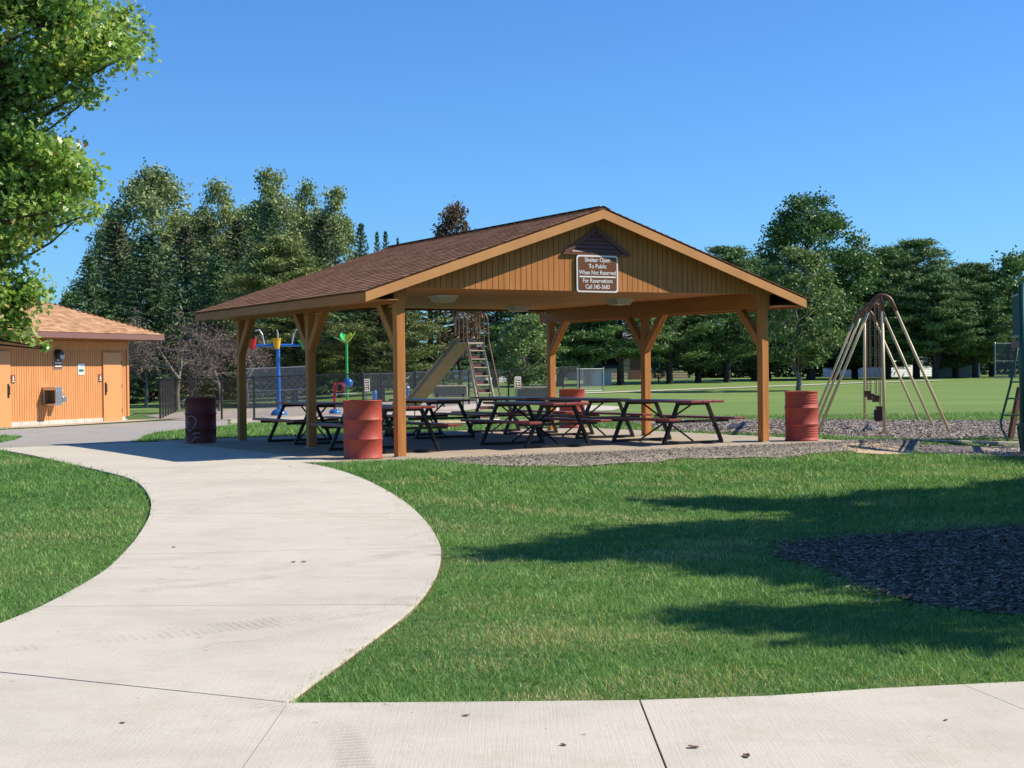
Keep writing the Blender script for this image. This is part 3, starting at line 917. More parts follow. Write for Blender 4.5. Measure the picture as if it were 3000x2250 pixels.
# triangular louvre vent
vt = empty('gable_vent'); vt.parent = shelter
b = MB()
va, vb_, vz0, vz1 = CU - 0.60, CU + 0.60, 3.20, 3.61
for p, q in (((va, vz0), (CU, vz1)), ((vb_, vz0), (CU, vz1))):
    b.beam((p[0], GV - 0.030, p[1]), (q[0], GV - 0.030, q[1]), 0.07, 0.034, up=(0, 1, 0))
b.beam((va - 0.05, GV - 0.033, vz0 - 0.01), (vb_ + 0.05, GV - 0.033, vz0 - 0.01), 0.040, 0.035)
vfr = b.build('frame', M['vent'], vt)
MB().plate([(va + .05, vz0), (vb_ - .05, vz0), (CU, vz1 - .04)], GV - 0.017, GV - 0.0145).build('backing', M['groove'], vt)
for k in range(6):
    z = vz0 + 0.045 + k * 0.065
    hw = 0.60 * (1 - (z + 0.04 - vz0) / (vz1 - vz0))
    if hw < 0.03: continue
    MB().beam((CU - hw, GV - 0.028, z), (CU + hw, GV - 0.028, z), 0.005, 0.060, up=(0, 0.35, 1)).build('slat', M['vent'], vt)

# shelter sign
def rounded(x0, x1, z0, z1, r, n=5):
    pts = []
    for cx_, cz_, a0 in ((x1 - r, z0 + r, -90), (x1 - r, z1 - r, 0), (x0 + r, z1 - r, 90), (x0 + r, z0 + r, 180)):
        for k in range(n + 1):
            a = math.radians(a0 + 90 * k / n)
            pts.append((cx_ + r * math.cos(a), cz_ + r * math.sin(a)))
    return pts
def put_text(parent, body, size, x, z, y, m, name='lettering', sx=1.0, bold=0.0):
    me_ = text_mesh(body, size, m, bold)
    me_.transform(Matrix(((sx, 0, 0, x), (0, 0, -1, y), (0, 1, 0, z), (0, 0, 0, 1))))
    return link(name, me_, parent)
gx_, gy_ = uv2w(CU + 0.0, GV - 0.040)
sg = empty('shelter_sign', (gx_, gy_, 2.565), YAW, 'brown reservation sign with white letters on the gable', 'sign')
MB().plate(rounded(-0.40, 0.40, 0.0, 0.605, 0.05), -0.012, -0.004).build('border', M['white'], sg)
MB().plate(rounded(-0.372, 0.372, 0.028, 0.577, 0.035), -0.0145, -0.0125).build('panel', M['signbrown'], sg)
for i, tx in enumerate(('Shelter Open', 'To Public', 'When Not Reserved')):
    put_text(sg, tx, 0.098, 0, 0.525 - i * 0.103, -0.0165, M['white'], sx=0.93 if i < 2 else 0.86, bold=0.0012)
MB().box((0, -0.0155, 0.252), (0.70, 0.002, 0.024)).build('divider', M['white'], sg)
for i, tx in enumerate(('For Reservations', 'Call 345-3683')):
    put_text(sg, tx, 0.098, 0, 0.186 - i * 0.098, -0.0165, M['white'], sx=0.86, bold=0.0012)

# ceiling lamps
for (u, v), lab in zip(((2.05, 2.55), (5.35, 5.75), (5.75, 2.6)), ('boxy lens lamp on the shelter ceiling by the left front post', 'boxy lens lamp deepest under the shelter ceiling', 'boxy lens lamp on the shelter ceiling right of the gable sign')):
    x, y = uv2w(u, v)
    l = empty('ceiling_lamp', (x, y, 2.624), YAW, lab, 'lamp', 'ceiling lamps in the shelter')
    MB().box((0, 0, -0.012), (0.40, 0.40, 0.024)).build('base', M['white'], l)
    b = MB()
    b.add([(-.19, -.19, -.024), (.19, -.19, -.024), (.19, .19, -.024), (-.19, .19, -.024), (-.145, -.145, -.115), (.145, -.145, -.115), (.145, .145, -.115), (-.145, .145, -.115)], ((0, 1, 5, 4), (1, 2, 6, 5), (2, 3, 7, 6), (3, 0, 4, 7), (4, 5, 6, 7)))
    b.build('lens', M['lens'], l, bevel=0.01)

# ------------------------------------------------------------------ picnic tables
M['plank'] = paint('red_plank', (0.23, 0.040, 0.028), 0.32, 0.2, 3, (1, 1, 6), bmp=0.1, world=False, spec=0.5)
M['black'] = paint('black_frame', (0.010, 0.010, 0.011), 0.45, 0.2, 6, bmp=0.05, spec=0.4)
def make_table():
    t = empty('picnic_table', label='x', cat='picnic table')
    LN = 2.35
    for x in (-0.24, 0.0, 0.24):
        MB().box((x, 0, 0.735), (0.232, LN, 0.04)).build('top_plank', M['plank'], t, bevel=0.006)
    for x in (-0.70, 0.70):
        MB().box((x, 0, 0.435), (0.235, LN, 0.04)).build('bench_plank', M['plank'], t, bevel=0.006)
    for y in (-0.75, 0.75):
        b = MB()
        b.box((0, y, 0.024), (1.30, 0.05, 0.048))
        b.box((0, y, 0.392), (1.56, 0.05, 0.044))
        b.box((0, y, 0.692), (0.70, 0.05, 0.044))
        fr = b.build('end_frame', M['black'], t)
        for s in (-1, 1):
            MB().beam((s * 0.625, y - 0.002, 0.03), (s * 0.315, y - 0.002, 0.70), 0.052, 0.058, up=(0, 1, 0)).build('leg', M['black'], t)
    for s in (-1, 1):
        MB().tube([(s * 0.022, s * 0.72, 0.67), (s * 0.022, -s * 0.72, 0.05)], 0.016, 6).build('brace', M['black'], t)
    return t
tb = make_table()
spots = [((0.52, 1.75), 0.02, 'red plank picnic table nearest the front left post and barrel'),
         ((0.80, 5.55), -0.03, 'dark red picnic table behind the two left shelter posts'),
         ((3.32, 1.62), 0.03, 'red plank picnic table in the front middle below the gable sign'),
         ((3.52, 6.20), -0.02, 'dark picnic table at the back middle in front of the slide'),
         ((5.70, 1.05), 0.03, 'red plank picnic table nearest the front right post'),
         ((5.86, 4.05), -0.02, 'red picnic table second in the right hand row'),
         ((5.74, 6.75), 0.03, 'red picnic table at the back of the right hand row by the rear barrel')]
for i, ((u, v), a, lab) in enumerate(spots):
    o = tb if i == 0 else copy_tree(tb)
    x, y = uv2w(u, v)
    o.location = (x, y, 0.001); o.rotation_euler = (0, 0, YAW + a)
    tag(o, lab, 'picnic table', 'picnic tables under the shelter')

# ------------------------------------------------------------------ steel barrels
def barrel_mat(name, col, rust=0.66):
    return paint(name, col, 0.55, 0.16, 3.0, (1, 1, 1), bmp=0.08, wear=(0.13, 0.045, 0.025), wear_amt=rust, world=True)
M['red1'] = barrel_mat('red_drum', (0.36, 0.055, 0.032), 0.61)
M['red2'] = barrel_mat('faded_red_drum', (0.39, 0.062, 0.040), 0.59)
M['red3'] = barrel_mat('dark_red_drum', (0.16, 0.024, 0.02), 0.62)
M['inside'] = paint('drum_inside', (0.03, 0.02, 0.018), 0.8, 0.2, 5)
M['bag'] = paint('bin_bag', (0.62, 0.55, 0.53), 0.35, 0.1, 8)
M['scrawl'] = paint('white_scrawl', (0.60, 0.50, 0.46), 0.7, 0.2, 20)
def barrel(name, xy, rz, m, label, ribs=False, z=0.0):
    t = empty(name, (xy[0], xy[1], z + 0.002), rz, label, 'barrel', 'red steel drum bins')
    R, H = 0.290, 0.88
    prof = [(R - 0.02, 0.0), (R + 0.006, 0.004), (R + 0.006, 0.018), (R, 0.024)]
    def hoop(zc): return [(R, zc - 0.022), (R + 0.011, zc - 0.008), (R + 0.013, zc), (R + 0.011, zc + 0.008), (R, zc + 0.022)]
    zs = [0.295, 0.585]
    z_ = 0.024
    for zc in zs + [H]:
        if ribs and zc != zs[1] :
            for k in range(5):
                q = z_ + 0.03 + (zc - z_ - 0.06) * (k + 0.5) / 5
                prof += [(R, q - 0.014), (R - 0.011, q), (R, q + 0.014)]
        if zc != H: prof += hoop(zc)
        z_ = zc + 0.02
    prof += [(R, H - 0.02), (R + 0.007, H - 0.014), (R + 0.007, H), (R - 0.006, H), (R - 0.008, H - 0.02)]
    b = MB(); b.lathe(prof, 40)
    if ribs:   # a dent in the belly
        nv = []
        dc = Vector((R * math.cos(-1.75), R * math.sin(-1.75), 0.46))
        for p in b.v:
            d = (Vector(p) - dc).length
            k = max(0, 1 - d / 0.13)
            f = 1 - 0.17 * k * k * (3 - 2 * k)
            nv.append((p[0] * f, p[1] * f, p[2]))
        b.v = nv
    b.build('shell', m, t, smooth=True)
    bb = MB(); bb.lathe([(R - 0.009, H - 0.02), (R - 0.012, 0.40), (0.001, 0.38)], 24)
    bb.build('inside', M['inside'], t, smooth=True)
    return t
b1 = barrel('steel_barrel', (-2.26, 22.74), 0.0, M['red1'], 'red steel drum bin standing left of the front left post')
b2 = barrel('steel_barrel', (5.14, 26.80), -0.2, M['red2'], 'ribbed red steel drum with a dent right of the front right post', True)
b3 = barrel('steel_barrel', (-5.95, 28.77), 0.3, M['red3'], 'dark red steel drum with white scrawls at the left rear post', z=-0.03)
b4 = barrel('steel_barrel', (1.36, 34.31), 0.9, M['red2'], 'red steel drum standing behind the tables by the right rear post')
b3.rotation_euler.z = 0
# bag edge over the rim
bm_ = MB()
for k in range(6):
    a0 = math.radians(178 + k * 8); a1 = math.radians(178 + (k + 1) * 8)
    dz_ = [0.05, 0.12, 0.16, 0.13, 0.07, 0.03, 0.02]
    bm_.add([(0.31 * math.cos(a0), 0.31 * math.sin(a0), 0.87), (0.31 * math.cos(a1), 0.31 * math.sin(a1), 0.87), (0.325 * math.cos(a1), 0.325 * math.sin(a1), 0.87 - dz_[k + 1]), (0.335 * math.cos(a0), 0.335 * math.sin(a0), 0.87 - dz_[k])], ((0, 1, 2, 3),))
bag = bm_.build('bag_flap', M['bag'], b3)
def scrawl(pts, r=0.007):
    out = []
    C = smooth_line(pts, 28)
    for a, z in C:
        an = math.radians(-90) + a
        out.append((0.2925 * math.cos(an), 0.2925 * math.sin(an), z))
    b = MB(); b.tube(out, r, 4)
    b.build('scrawl', M['scrawl'], b3)
face = -0.20   # towards the viewer
def fa(x): return math.asin(max(-0.98, min(0.98, (x - 585) / 440.0))) - 0.06
def fz(y): return 0.88 * (1535 - y) / 1335.0
scrawl([(fa(x), fz(y)) for x, y in ((285, 745), (400, 705), (520, 745), (570, 860), (530, 980), (440, 1090), (360, 1130), (280, 1080), (240, 960), (250, 850), (285, 745))])
scrawl([(fa(x), fz(y)) for x, y in ((180, 765), (260, 800), (310, 870), (345, 950))])
scrawl([(fa(x), fz(y)) for x, y in ((390, 1470), (450, 1430), (490, 1370), (540, 1330), (640, 1325))])
scrawl([(fa(x), fz(y)) for x, y in ((460, 1200), (520, 1240), (540, 1180), (620, 1210), (690, 1160))], 0.005)

# ------------------------------------------------------------------ restroom building
M['siding'] = paint('orange_siding', (0.62, 0.265, 0.095), 0.65, 0.10, 2.5, (2, 2, 0.4), bmp=0.12)
M['door'] = paint('orange_door', (0.64, 0.29, 0.11), 0.45, 0.05, 2, bmp=0.03)
M['mauve'] = paint('mauve_fascia', (0.20, 0.10, 0.085), 0.5, 0.08, 2)
M['block'] = paint('white_block', (0.56, 0.52, 0.45), 0.8, 0.25, 3, bmp=0.3)
M['steel'] = paint('stainless', (0.55, 0.56, 0.58), 0.28, 0.06, 6, metal=0.9, bmp=0)
M['steelbox'] = paint('bowl_shade', (0.30, 0.16, 0.07), 0.5, 0.1, 6)
M['darkmetal'] = paint('dark_metal', (0.03, 0.03, 0.035), 0.4, 0.1, 6, bmp=0)
M['brass'] = paint('dull_brass', (0.30, 0.20, 0.08), 0.4, 0.2, 9, metal=0.6)
M['lampglass'] = paint('lamp_glass', (0.50, 0.54, 0.62), 0.25, 0.05, 6, bmp=0)
M['green_print'] = paint('green_print', (0.03, 0.16, 0.10), 0.5, 0.1, 6, bmp=0)
M['blueg_print'] = paint('grey_print', (0.30, 0.40, 0.45), 0.5, 0.2, 30, bmp=0)
WL, WD, BH = 8.6, 6.4, 2.50
wdir = Vector((0.39, 0.92, 0)).normalized()
RB_A = Vector((-12.21, 47.98, 0)) - wdir * WL
rbz = math.atan2(wdir.y, wdir.x)
rb = empty('restroom_building', (RB_A.x, RB_A.y, -0.135), rbz, 'orange restroom building with buff hip roof at the left', 'building')
# block course
for k in range(22):
    x0 = k * 0.40
    if x0 + 0.39 > WL: break
    MB().box((x0 + 0.2, 0.03, 0.075), (0.392, 0.10, 0.15)).build('block', M['block'], rb, bevel=0.006)
MB().box((WL / 2, WD / 2, 0.074), (WL - 0.02, WD - 0.12, 0.146)).build('footing', M['block'], rb)
# grooved siding as one wall sheet on each side
def grooved(p, q, z0, z1):
    p, q = Vector(p), Vector(q)
    L_ = (q - p).length; d = (q - p) / L_
    nrm = Vector((d.y, -d.x, 0))
    n = int(L_ / 0.1016)
    prof = []
    for k in range(n):
        s = k * L_ / n; w_ = L_ / n
        prof += [(s, 0.0), (s + w_ - 0.016, 0.0), (s + w_ - 0.016, -0.014), (s + w_, -0.014)]
    prof.append((L_, 0.0))
    vs_ = []; fs = []
    for s, o_ in prof:
        b_ = p + d * s + nrm * o_
        vs_ += [(b_.x, b_.y, z0), (b_.x, b_.y, z1)]
    for k in range(len(prof) - 1):
        fs.append((2 * k, 2 * k + 2, 2 * k + 3, 2 * k + 1))
    return vs_, fs
b = MB()
for p, q in (((0, 0), (WL, 0)), ((WL, 0), (WL, WD)), ((WL, WD), (0, WD)), ((0, WD), (0, 0))):
    b.add(*grooved((p[0], p[1], 0), (q[0], q[1], 0), 0.15, BH + 0.1))
b.build('siding', M['siding'], rb)
MB().box((WL / 2, -0.012, BH - 0.11), (WL, 0.022, 0.24)).build('frieze_board', M['siding'], rb)
MB().box((WL - 0.045, -0.014, 1.26), (0.10, 0.026, 2.2)).build('corner_board', M['siding'], rb)
MB().box((WL + 0.014, 0.045, 1.26), (0.024, 0.10, 2.2)).build('corner_board', M['trim'], rb)
for dx0, hinge in ((2.25, -1), (7.31, 1)):
    dd = MB().box((dx0 + 0.457, -0.022, 1.10), (0.915, 0.044, 2.16)).build('door', M['door'], rb, bevel=0.004)
    hx = dx0 + (0.82 if hinge < 0 else 0.095)
    hb = MB(); hb.box((hx, -0.050, 1.05), (0.07, 0.012, 0.40))
    hb.tube([(hx, -0.05, 1.20), (hx, -0.10, 1.18), (hx, -0.10, 0.95), (hx, -0.05, 0.93)], 0.012, 6)
    hb.build('handle', M['darkmetal'], dd)
    MB().lathe([(0.0, 0.012), (0.025, 0.01), (0.03, 0.0)], 10, (hx, -0.055, 1.23)).build('lock', M['brass'], dd)
    for z in (0.35, 1.12, 1.85):
        MB().tube([(dx0 + (0.9 if hinge > 0 else 0.015), -0.048, z - 0.06), (dx0 + (0.9 if hinge > 0 else 0.015), -0.048, z + 0.06)], 0.012, 6).build('hinge', M['darkmetal'], dd)
# hip roof
OV = 0.80
ez0 = BH + 0.07; ez1 = ez0 + 0.17
x0, x1, y0, y1 = -OV, WL + OV, -OV, WD + OV
hd = (y1 - y0) / 2; rs = 0.40
rzr = ez1 + hd * rs
b = MB()
A_ = [(x0, y0, ez1), (x1, y0, ez1), (x1, y1, ez1), (x0, y1, ez1), (x0 + hd, y0 + hd, rzr), (x1 - hd, y0 + hd, rzr)]
b.add(A_, ((0, 1, 5, 4), (1, 2, 5), (2, 3, 4, 5), (3, 0, 4), (0, 3, 2, 1)))
hr = b.build('roof', M['groove'], rb)
sl = math.hypot(hd, hd * rs); ex2 = 0.13
nr_ = int(sl / ex2)
c2, s2 = hd / sl, hd * rs / sl
lift = 0.004
def hrows(L_):
    return [(j * ex2 * c2 - 0.02, L_ - j * ex2 * c2 + 0.02) for j in range(nr_)]
shingle_plane(hr, (x0, y0, ez1 + lift), (1, 0, 0), (0, c2, s2), hrows(x1 - x0), 0.26, ex2, M['shing2'], 300, (WL - 1.2, -OV, ez1), 31)
shingle_plane(hr, (x1, y0, ez1 + lift), (0, 1, 0), (-c2, 0, s2), hrows(y1 - y0), 0.33, ex2, M['shing2'], 0, (0, 0, 0), 32)
shingle_plane(hr, (x0, y1, ez1 + lift), (0, -1, 0), (c2, 0, s2), hrows(y1 - y0), 0.33, ex2, M['shing2'], 0, (0, 0, 0), 33)
for p, q in (((x0, y0), (x1, y0)), ((x1, y0), (x1, y1)), ((x1, y1), (x0, y1)), ((x0, y1), (x0, y0))):
    MB().beam((p[0], p[1], (ez0 + ez1) / 2 - 0.005), (q[0], q[1], (ez0 + ez1) / 2 - 0.005), 0.03, ez1 - ez0 - 0.01).build('fascia', M['mauve'], rb)
MB().box((WL / 2, WD / 2, ez0 + 0.02), (WL + 2 * OV - 0.06, WD + 2 * OV - 0.06, 0.012)).build('soffit', M['ceil'], rb)
ap = [RB_A + wdir * s + Vector((wdir.y, -wdir.x, 0)) * o_ for s, o_ in ((-1.5, 0.02), (WL + 1.6, 0.02), (WL + 1.6, -0.01 + 1.0), (-1.5, 1.25))]
ap_poly = [(p.x, p.y) for p in (ap[0], ap[3], ap[2], ap[1])]
tag(sheet('building_apron', ap_poly, M['pink'], 0.6, 0.024), 'pinkish concrete apron along the restroom wall', 'pavement', kind='structure')
def on_wall(name, x, z, label, cat, group=None, y=-0.002):
    p = RB_A + wdir * x + Vector((wdir.y, -wdir.x, 0)) * (-y)
    return empty(name, (p.x, p.y, -0.135 + z), rbz, label, cat, group)
# drinking fountain
fo = on_wall('drinking_fountain', 4.74, 0.0, 'stainless double drinking fountain on the orange wall', 'fountain')
b = MB()
for c, d in (((-0.06, -0.25, 1.09), (0.30, 0.50, 0.10)), ((-0.06, -0.25, 0.625), (0.30, 0.50, 0.05)), ((0.075, -0.25, 0.845), (0.03, 0.50, 0.39)), ((-0.06, -0.475, 0.845), (0.24, 0.05, 0.39)), ((-0.195, -0.04, 0.845), (0.03, 0.08, 0.39))):
    b.box(c, d)
b.build('upper_bowl', M['steel'], fo, bevel=0.012)
b = MB(); b.box((0.30, -0.24, 0.77), (0.18, 0.36, 0.17)); b.box((0.15, -0.10, 0.77), (0.14, 0.10, 0.08)); b.box((0.30, -0.03, 0.77), (0.08, 0.06, 0.08))
b.build('lower_bowl', M['steel'], fo, bevel=0.02)
MB().tube([(0.33, -0.36, 0.85), (0.33, -0.36, 0.91), (0.33, -0.32, 0.93)], 0.012, 6).build('spout', M['steel'], fo)
MB().lathe([(0.0, 0.012), (0.02, 0.008), (0.022, 0)], 10, (0.30, -0.34, 0.855)).build('button', M['brass'], fo)
# wall lamp
wl_ = on_wall('wall_lamp', 5.23, 2.02, 'round black wall lamp above the brown restroom notice', 'lamp')
b = MB(); b.lathe([(0.0, 0.0), (0.155, 0.0), (0.155, 0.05), (0.14, 0.12), (0.10, 0.17), (0.0, 0.18)], 20)
b.v = [(x, -z - 0.002, y + 0.08) for x, y, z in b.v]
b.build('housing', M['darkmetal'], wl_, smooth=False)
b = MB(); b.plate([(-0.10, 0.06), (0.10, 0.06), (0.05, -0.055), (-0.05, -0.055)][::-1], -0.20, -0.16)
b.build('lens', M['lampglass'], wl_)
# notices
def notice(x, z, w_, h_, name, label, lines, bcol, pcol, icon=None):
    s = on_wall(name, x, z, label, 'sign')
    MB().plate(rounded(-w_ / 2, w_ / 2, 0, h_, 0.012, 3), -0.014, -0.004).build('border', bcol, s)
    MB().plate(rounded(-w_ / 2 + 0.015, w_ / 2 - 0.015, 0.015, h_ - 0.015, 0.008, 3), -0.0165, -0.0145).build('panel', pcol, s)
    for (lx, lz, lw, lh) in lines:
        MB().box((lx, -0.0175, lz), (lw, 0.0015, lh)).build('printed_line', M['white'], s)
    return s
M['dim'] = paint('dim_letter', (0.42, 0.36, 0.34), 0.6, 0.2, 60, bmp=0)
n1 = notice(5.24, 1.66, 0.40, 0.45, 'wall_notice', 'brown notice with four white lines below the wall lamp', [(-0.02, 0.375, 0.28, 0.055), (0.0, 0.275, 0.09, 0.04), (-0.10, 0.185, 0.07, 0.045), (0.06, 0.185, 0.18, 0.045), (-0.07, 0.09, 0.11, 0.04), (0.08, 0.09, 0.13, 0.04)], M['dim'], M['signbrown'])
n2 = notice(6.29, 1.49, 0.30, 0.34, 'wall_notice', 'white notice with green band right of the fountain', [], M['white'], M['white'])
MB().box((0, -0.0175, 0.13), (0.23, 0.0015, 0.085)).build('green_band', M['green_print'], n2)
MB().plate([(-0.09, 0.22), (0.09, 0.22), (0.07, 0.27), (0.02, 0.285), (-0.03, 0.26)], -0.0185, -0.017).build('emblem', M['blueg_print'], n2)
for x, lab, woman in ((3.31, 'small brown restroom sign beside the left door', 0), (7.20, 'small brown restroom sign beside the right door', 1)):
    s = notice(x, 1.27, 0.17, 0.23, 'restroom_sign', lab, [(0, 0.045, 0.10, 0.022)], M['signbrown'], M['signbrown'])
    b = MB()
    b.plate([(0.018 * math.cos(a), 0.187 + 0.018 * math.sin(a)) for a in np.linspace(0, 2 * math.pi, 10, endpoint=False)], -0.0185, -0.017)
    b.plate([(-0.022, 0.165), (-0.034 if woman else -0.022, 0.10), (-0.012, 0.075), (0.012, 0.075), (0.034 if woman else 0.022, 0.10), (0.022, 0.165)], -0.0185, -0.017)
    b.build('figure', M['white'], s)

# ------------------------------------------------------------------ chain link fences
def mesh_mat(name, col, pitch_=0.055, wire=0.0065, metal=0.0):
    m, t, p = new_mat(name)
    uvn = t.nodes.new('ShaderNodeUVMap')
    sp = N(t, 'ShaderNodeSeparateXYZ'); t.links.new(uvn.outputs[0], sp.inputs[0])
    def dist(a):
        f = N(t, 'ShaderNodeMath', operation='PINGPONG'); t.links.new(a, f.inputs[0]); f.inputs[1].default_value = pitch_ / 2
        return f.outputs[0]
    d1 = dist(mul(t, sp.outputs[0], sp.outputs[1], 'ADD'))
    d2 = dist(mul(t, sp.outputs[0], sp.outputs[1], 'SUBTRACT'))
    mn = mul(t, d1, d2, 'MINIMUM')
    al = mul(t, mn, wire / 2, 'LESS_THAN')
    p.inputs['Base Color'].default_value = (*col, 1)
    p.inputs['Roughness'].default_value = 0.45
    p.inputs['Metallic'].default_value = metal
    t.links.new(al, p.inputs['Alpha'])
    return m
M['mesh_black'] = mesh_mat('black_mesh', (0.045, 0.050, 0.060), 0.055, 0.0095)
M['mesh_galv'] = mesh_mat('galvanised_mesh', (0.40, 0.44, 0.46), 0.055, 0.009)
M['mesh_dark'] = mesh_mat('dark_screen', (0.075, 0.085, 0.10), 0.05, 0.012)
M['postblack'] = paint('black_post', (0.02, 0.022, 0.028), 0.35, 0.1, 6, bmp=0, spec=0.5)
def fence(name, pts, H, mesh_m, post_m, label, rails=(1.0,), pr=0.033, spacing=None):
    root = empty(name, (pts[0][0], pts[0][1], 0), 0, label, 'fence')
    def loc(x, y, z): return (x - pts[0][0], y - pts[0][1], z)
    nodes = []
    for a, c in zip(pts[:-1], pts[1:]):
        L_ = math.dist(a, c); k = max(1, round(L_ / (spacing or 2.6)))
        nodes += [lerp(a, c, i / k) for i in range(k)]
    nodes.append(pts[-1])
    for i, (x, y) in enumerate(nodes):
        z = tz(x, y)
        b = MB(); b.tube([loc(x, y, z - 0.05), loc(x, y, z + H + 0.03)], pr, 8); b.tube([loc(x, y, z + H + 0.03), loc(x, y, z + H + 0.07)], [pr * 1.15, pr * 0.4], 8)
        b.build('fence_post', post_m, root)
    for (x, y), (x2, y2) in zip(nodes[:-1], nodes[1:]):
        z, z2 = tz(x, y), tz(x2, y2)
        for rr in rails:
            MB().tube([loc(x, y, z + H * rr), loc(x2, y2, z2 + H * rr)], 0.021, 6).build('rail', post_m, root)
        L_ = math.dist((x, y), (x2, y2))
        me_ = bpy.data.meshes.new('mesh_panel')
        me_.from_pydata([loc(x, y, z + 0.03), loc(x2, y2, z2 + 0.03), loc(x2, y2, z2 + H), loc(x, y, z + H)], [], [(0, 1, 2, 3)])
        me_.materials.append(mesh_m)
        ul = me_.uv_layers.new(name='UVMap')
        for li, q in enumerate(((0, 0), (L_, 0), (L_, H), (0, H))): ul.data[li].uv = q
        link('mesh_panel', me_, root)
    return root
fence('chain_link_fence', [(-12.75, 57.0), (-11.38, 48.7), (-7.95, 46.4), (-4.6, 46.6), (-3.3, 50.5)], 1.28, M['mesh_black'], M['postblack'], 'black chain link fence in front of the splash pad', (1.0,), spacing=1.5)
fence('chain_link_fence', [(-3.3, 51.5), (-1.65, 57.5), (0.6, 66.0), (3.4, 76.0)], 1.30, M['mesh_black'], M['postblack'], 'long black chain link fence running behind the slide', (1.0,), spacing=3.0)
fence('chain_link_fence', [(-10.6, 59.5), (-7.9, 59.5)], 1.62, M['mesh_galv'], M['galv'], 'tall galvanised fence panels behind the blue bucket post', (1.0, 0.45), spacing=1.35)
fence('chain_link_fence', [(3.35, 77.0), (4.7, 77.5)], 1.15, M['mesh_galv'], M['galv'], 'short grey screen panel at the far end of the fence', (1.0, 0.02), spacing=1.4)
fence('backstop', [spot(2916, 100), spot(3010, 100), spot(3100, 102)], 2.35, M['mesh_dark'], M['galv'], 'grey framed mesh backstop on the field at the right edge', (1.0, 0.5, 0.02), 0.04, 2.2)

# signs on the fence
for px, Y, pole, lab in ((1073, 56.0, 0, 'small brown warning sign left of the front left post'), (1517, 57.0, 1, 'small brown warning sign on a thin stake right of the slide')):
    x, y = spot(px, Y)
    zc = height_at(px, 1128 if not pole else 1121, Y)
    s = empty('warning_sign', (x, y, zc), 0.62, lab, 'sign', 'brown signs at the splash pad fence')
    MB().plate(rounded(-0.145, 0.145, -0.225, 0.225, 0.03, 3), -0.01, 0.0).build('border', M['white'], s)
    MB().plate(rounded(-0.122, 0.122, -0.20, 0.20, 0.015, 3), -0.0125, -0.0105).build('panel', M['signbrown'], s)
    for i, tx in enumerate(('Caution', 'Slippery', 'When', 'Wet')):
        put_text(s, tx, 0.088, 0, 0.145 - i * 0.097, -0.0145, M['white'], sx=0.72, bold=0.002)
    b = MB(); zg = tz(x, y) - zc
    b.tube([(0, 0.02, zg), (0, 0.02, 0.2)], 0.016 if pole else 0.02, 6)
    b.build('stake', M['galv'] if pole else M['postblack'], s)

# ------------------------------------------------------------------ splash pad toys
M['blue'] = paint('blue_gloss', (0.025, 0.17, 0.55), 0.25, 0.06, 3, bmp=0, spec=0.6)
M['redg'] = paint('red_gloss', (0.55, 0.025, 0.025), 0.25, 0.06, 3, bmp=0, spec=0.6)
M['yellow'] = paint('yellow_gloss', (0.75, 0.42, 0.02), 0.25, 0.06, 3, bmp=0, spec=0.6)
M['greeng'] = paint('green_gloss', (0.04, 0.42, 0.09), 0.25, 0.06, 3, bmp=0, spec=0.6)
M['lime'] = paint('lime_gloss', (0.33, 0.50, 0.03), 0.3, 0.06, 3, bmp=0, spec=0.6)
x, y = spot(816, 49.0); z = tz(x, y) + 0.018
bp = empty('bucket_post', (x, y, z), 0, 'blue splash post carrying three tipping buckets', 'water toy')
MB().tube([(0, 0, 0), (0, 0, 2.32)], 0.066, 14).build('pole', M['blue'], bp, smooth=False)
MB().lathe([(0.27, 0), (0.26, 0.07), (0.20, 0.15), (0.12, 0.20)], 18).build('foot', M['blue'], bp, smooth=True)
for a, m, col in ((180, 'redg', 0), (-88, 'yellow', 1), (8, 'greeng', 2)):
    r_ = 0.72 if col != 1 else 0.22
    ca, sa = math.cos(math.radians(a)), math.sin(math.radians(a))
    b = MB(); b.tube([(0, 0, 2.27), (r_ * ca, r_ * sa, 2.27)], 0.048, 10); b.build('arm', M['blue'], bp)
    tilt = math.radians(22 if col == 2 else 0)
    bk = MB(); bk.lathe([(0.0, -0.17), (0.080, -0.17), (0.088, -0.15), (0.135, 0.15), (0.148, 0.155), (0.148, 0.175), (0.130, 0.175), (0.075, -0.14), (0.0, -0.14)], 18)
    cx_, cy_ = (r_ + 0.10) * ca, (r_ + 0.10) * sa
    bk.v = [(cx_ + p[0] * math.cos(tilt) + p[2] * math.sin(tilt) * -1, cy_ + p[1], 2.32 + p[2] * math.cos(tilt) + p[0] * math.sin(tilt)) for p in bk.v]
    bk.build('bucket', M[m], bp, smooth=False)
    if col != 1:
        MB().tube([(r_ * 0.62 * ca, r_ * 0.62 * sa, 2.3), (r_ * 0.70 * ca, r_ * 0.70 * sa, 2.62), (r_ * 0.84 * ca, r_ * 0.84 * sa, 2.78), ((r_ + 0.02) * ca, (r_ + 0.02) * sa, 2.74)], 0.022, 7).build('spout', M['lampglass'], bp)
    else:
        MB().tube([(0, 0, 2.3), (0, -0.05, 2.72), (0, -0.2, 2.76)], 0.024, 7).build('spout', M['lampglass'], bp)
x, y = spot(1017, 52.0); z = tz(x, y) + 0.018
fl = empty('flower_post', (x, y, z), 0, 'green splash post topped with leaf shapes and a blue ball', 'water toy')
MB().tube([(0, 0, 0), (0, 0, 1.2), (0.0, 0, 2.3)], 0.042, 12).build('stem', M['greeng'], fl)
MB().lathe([(0.0, -0.17), (0.08, -0.15), (0.15, -0.08), (0.17, 0), (0.15, 0.08), (0.08, 0.15), (0, 0.17)], 16, (0.04, -0.05, 0.94)).build('ball', M['blue'], fl, smooth=True)
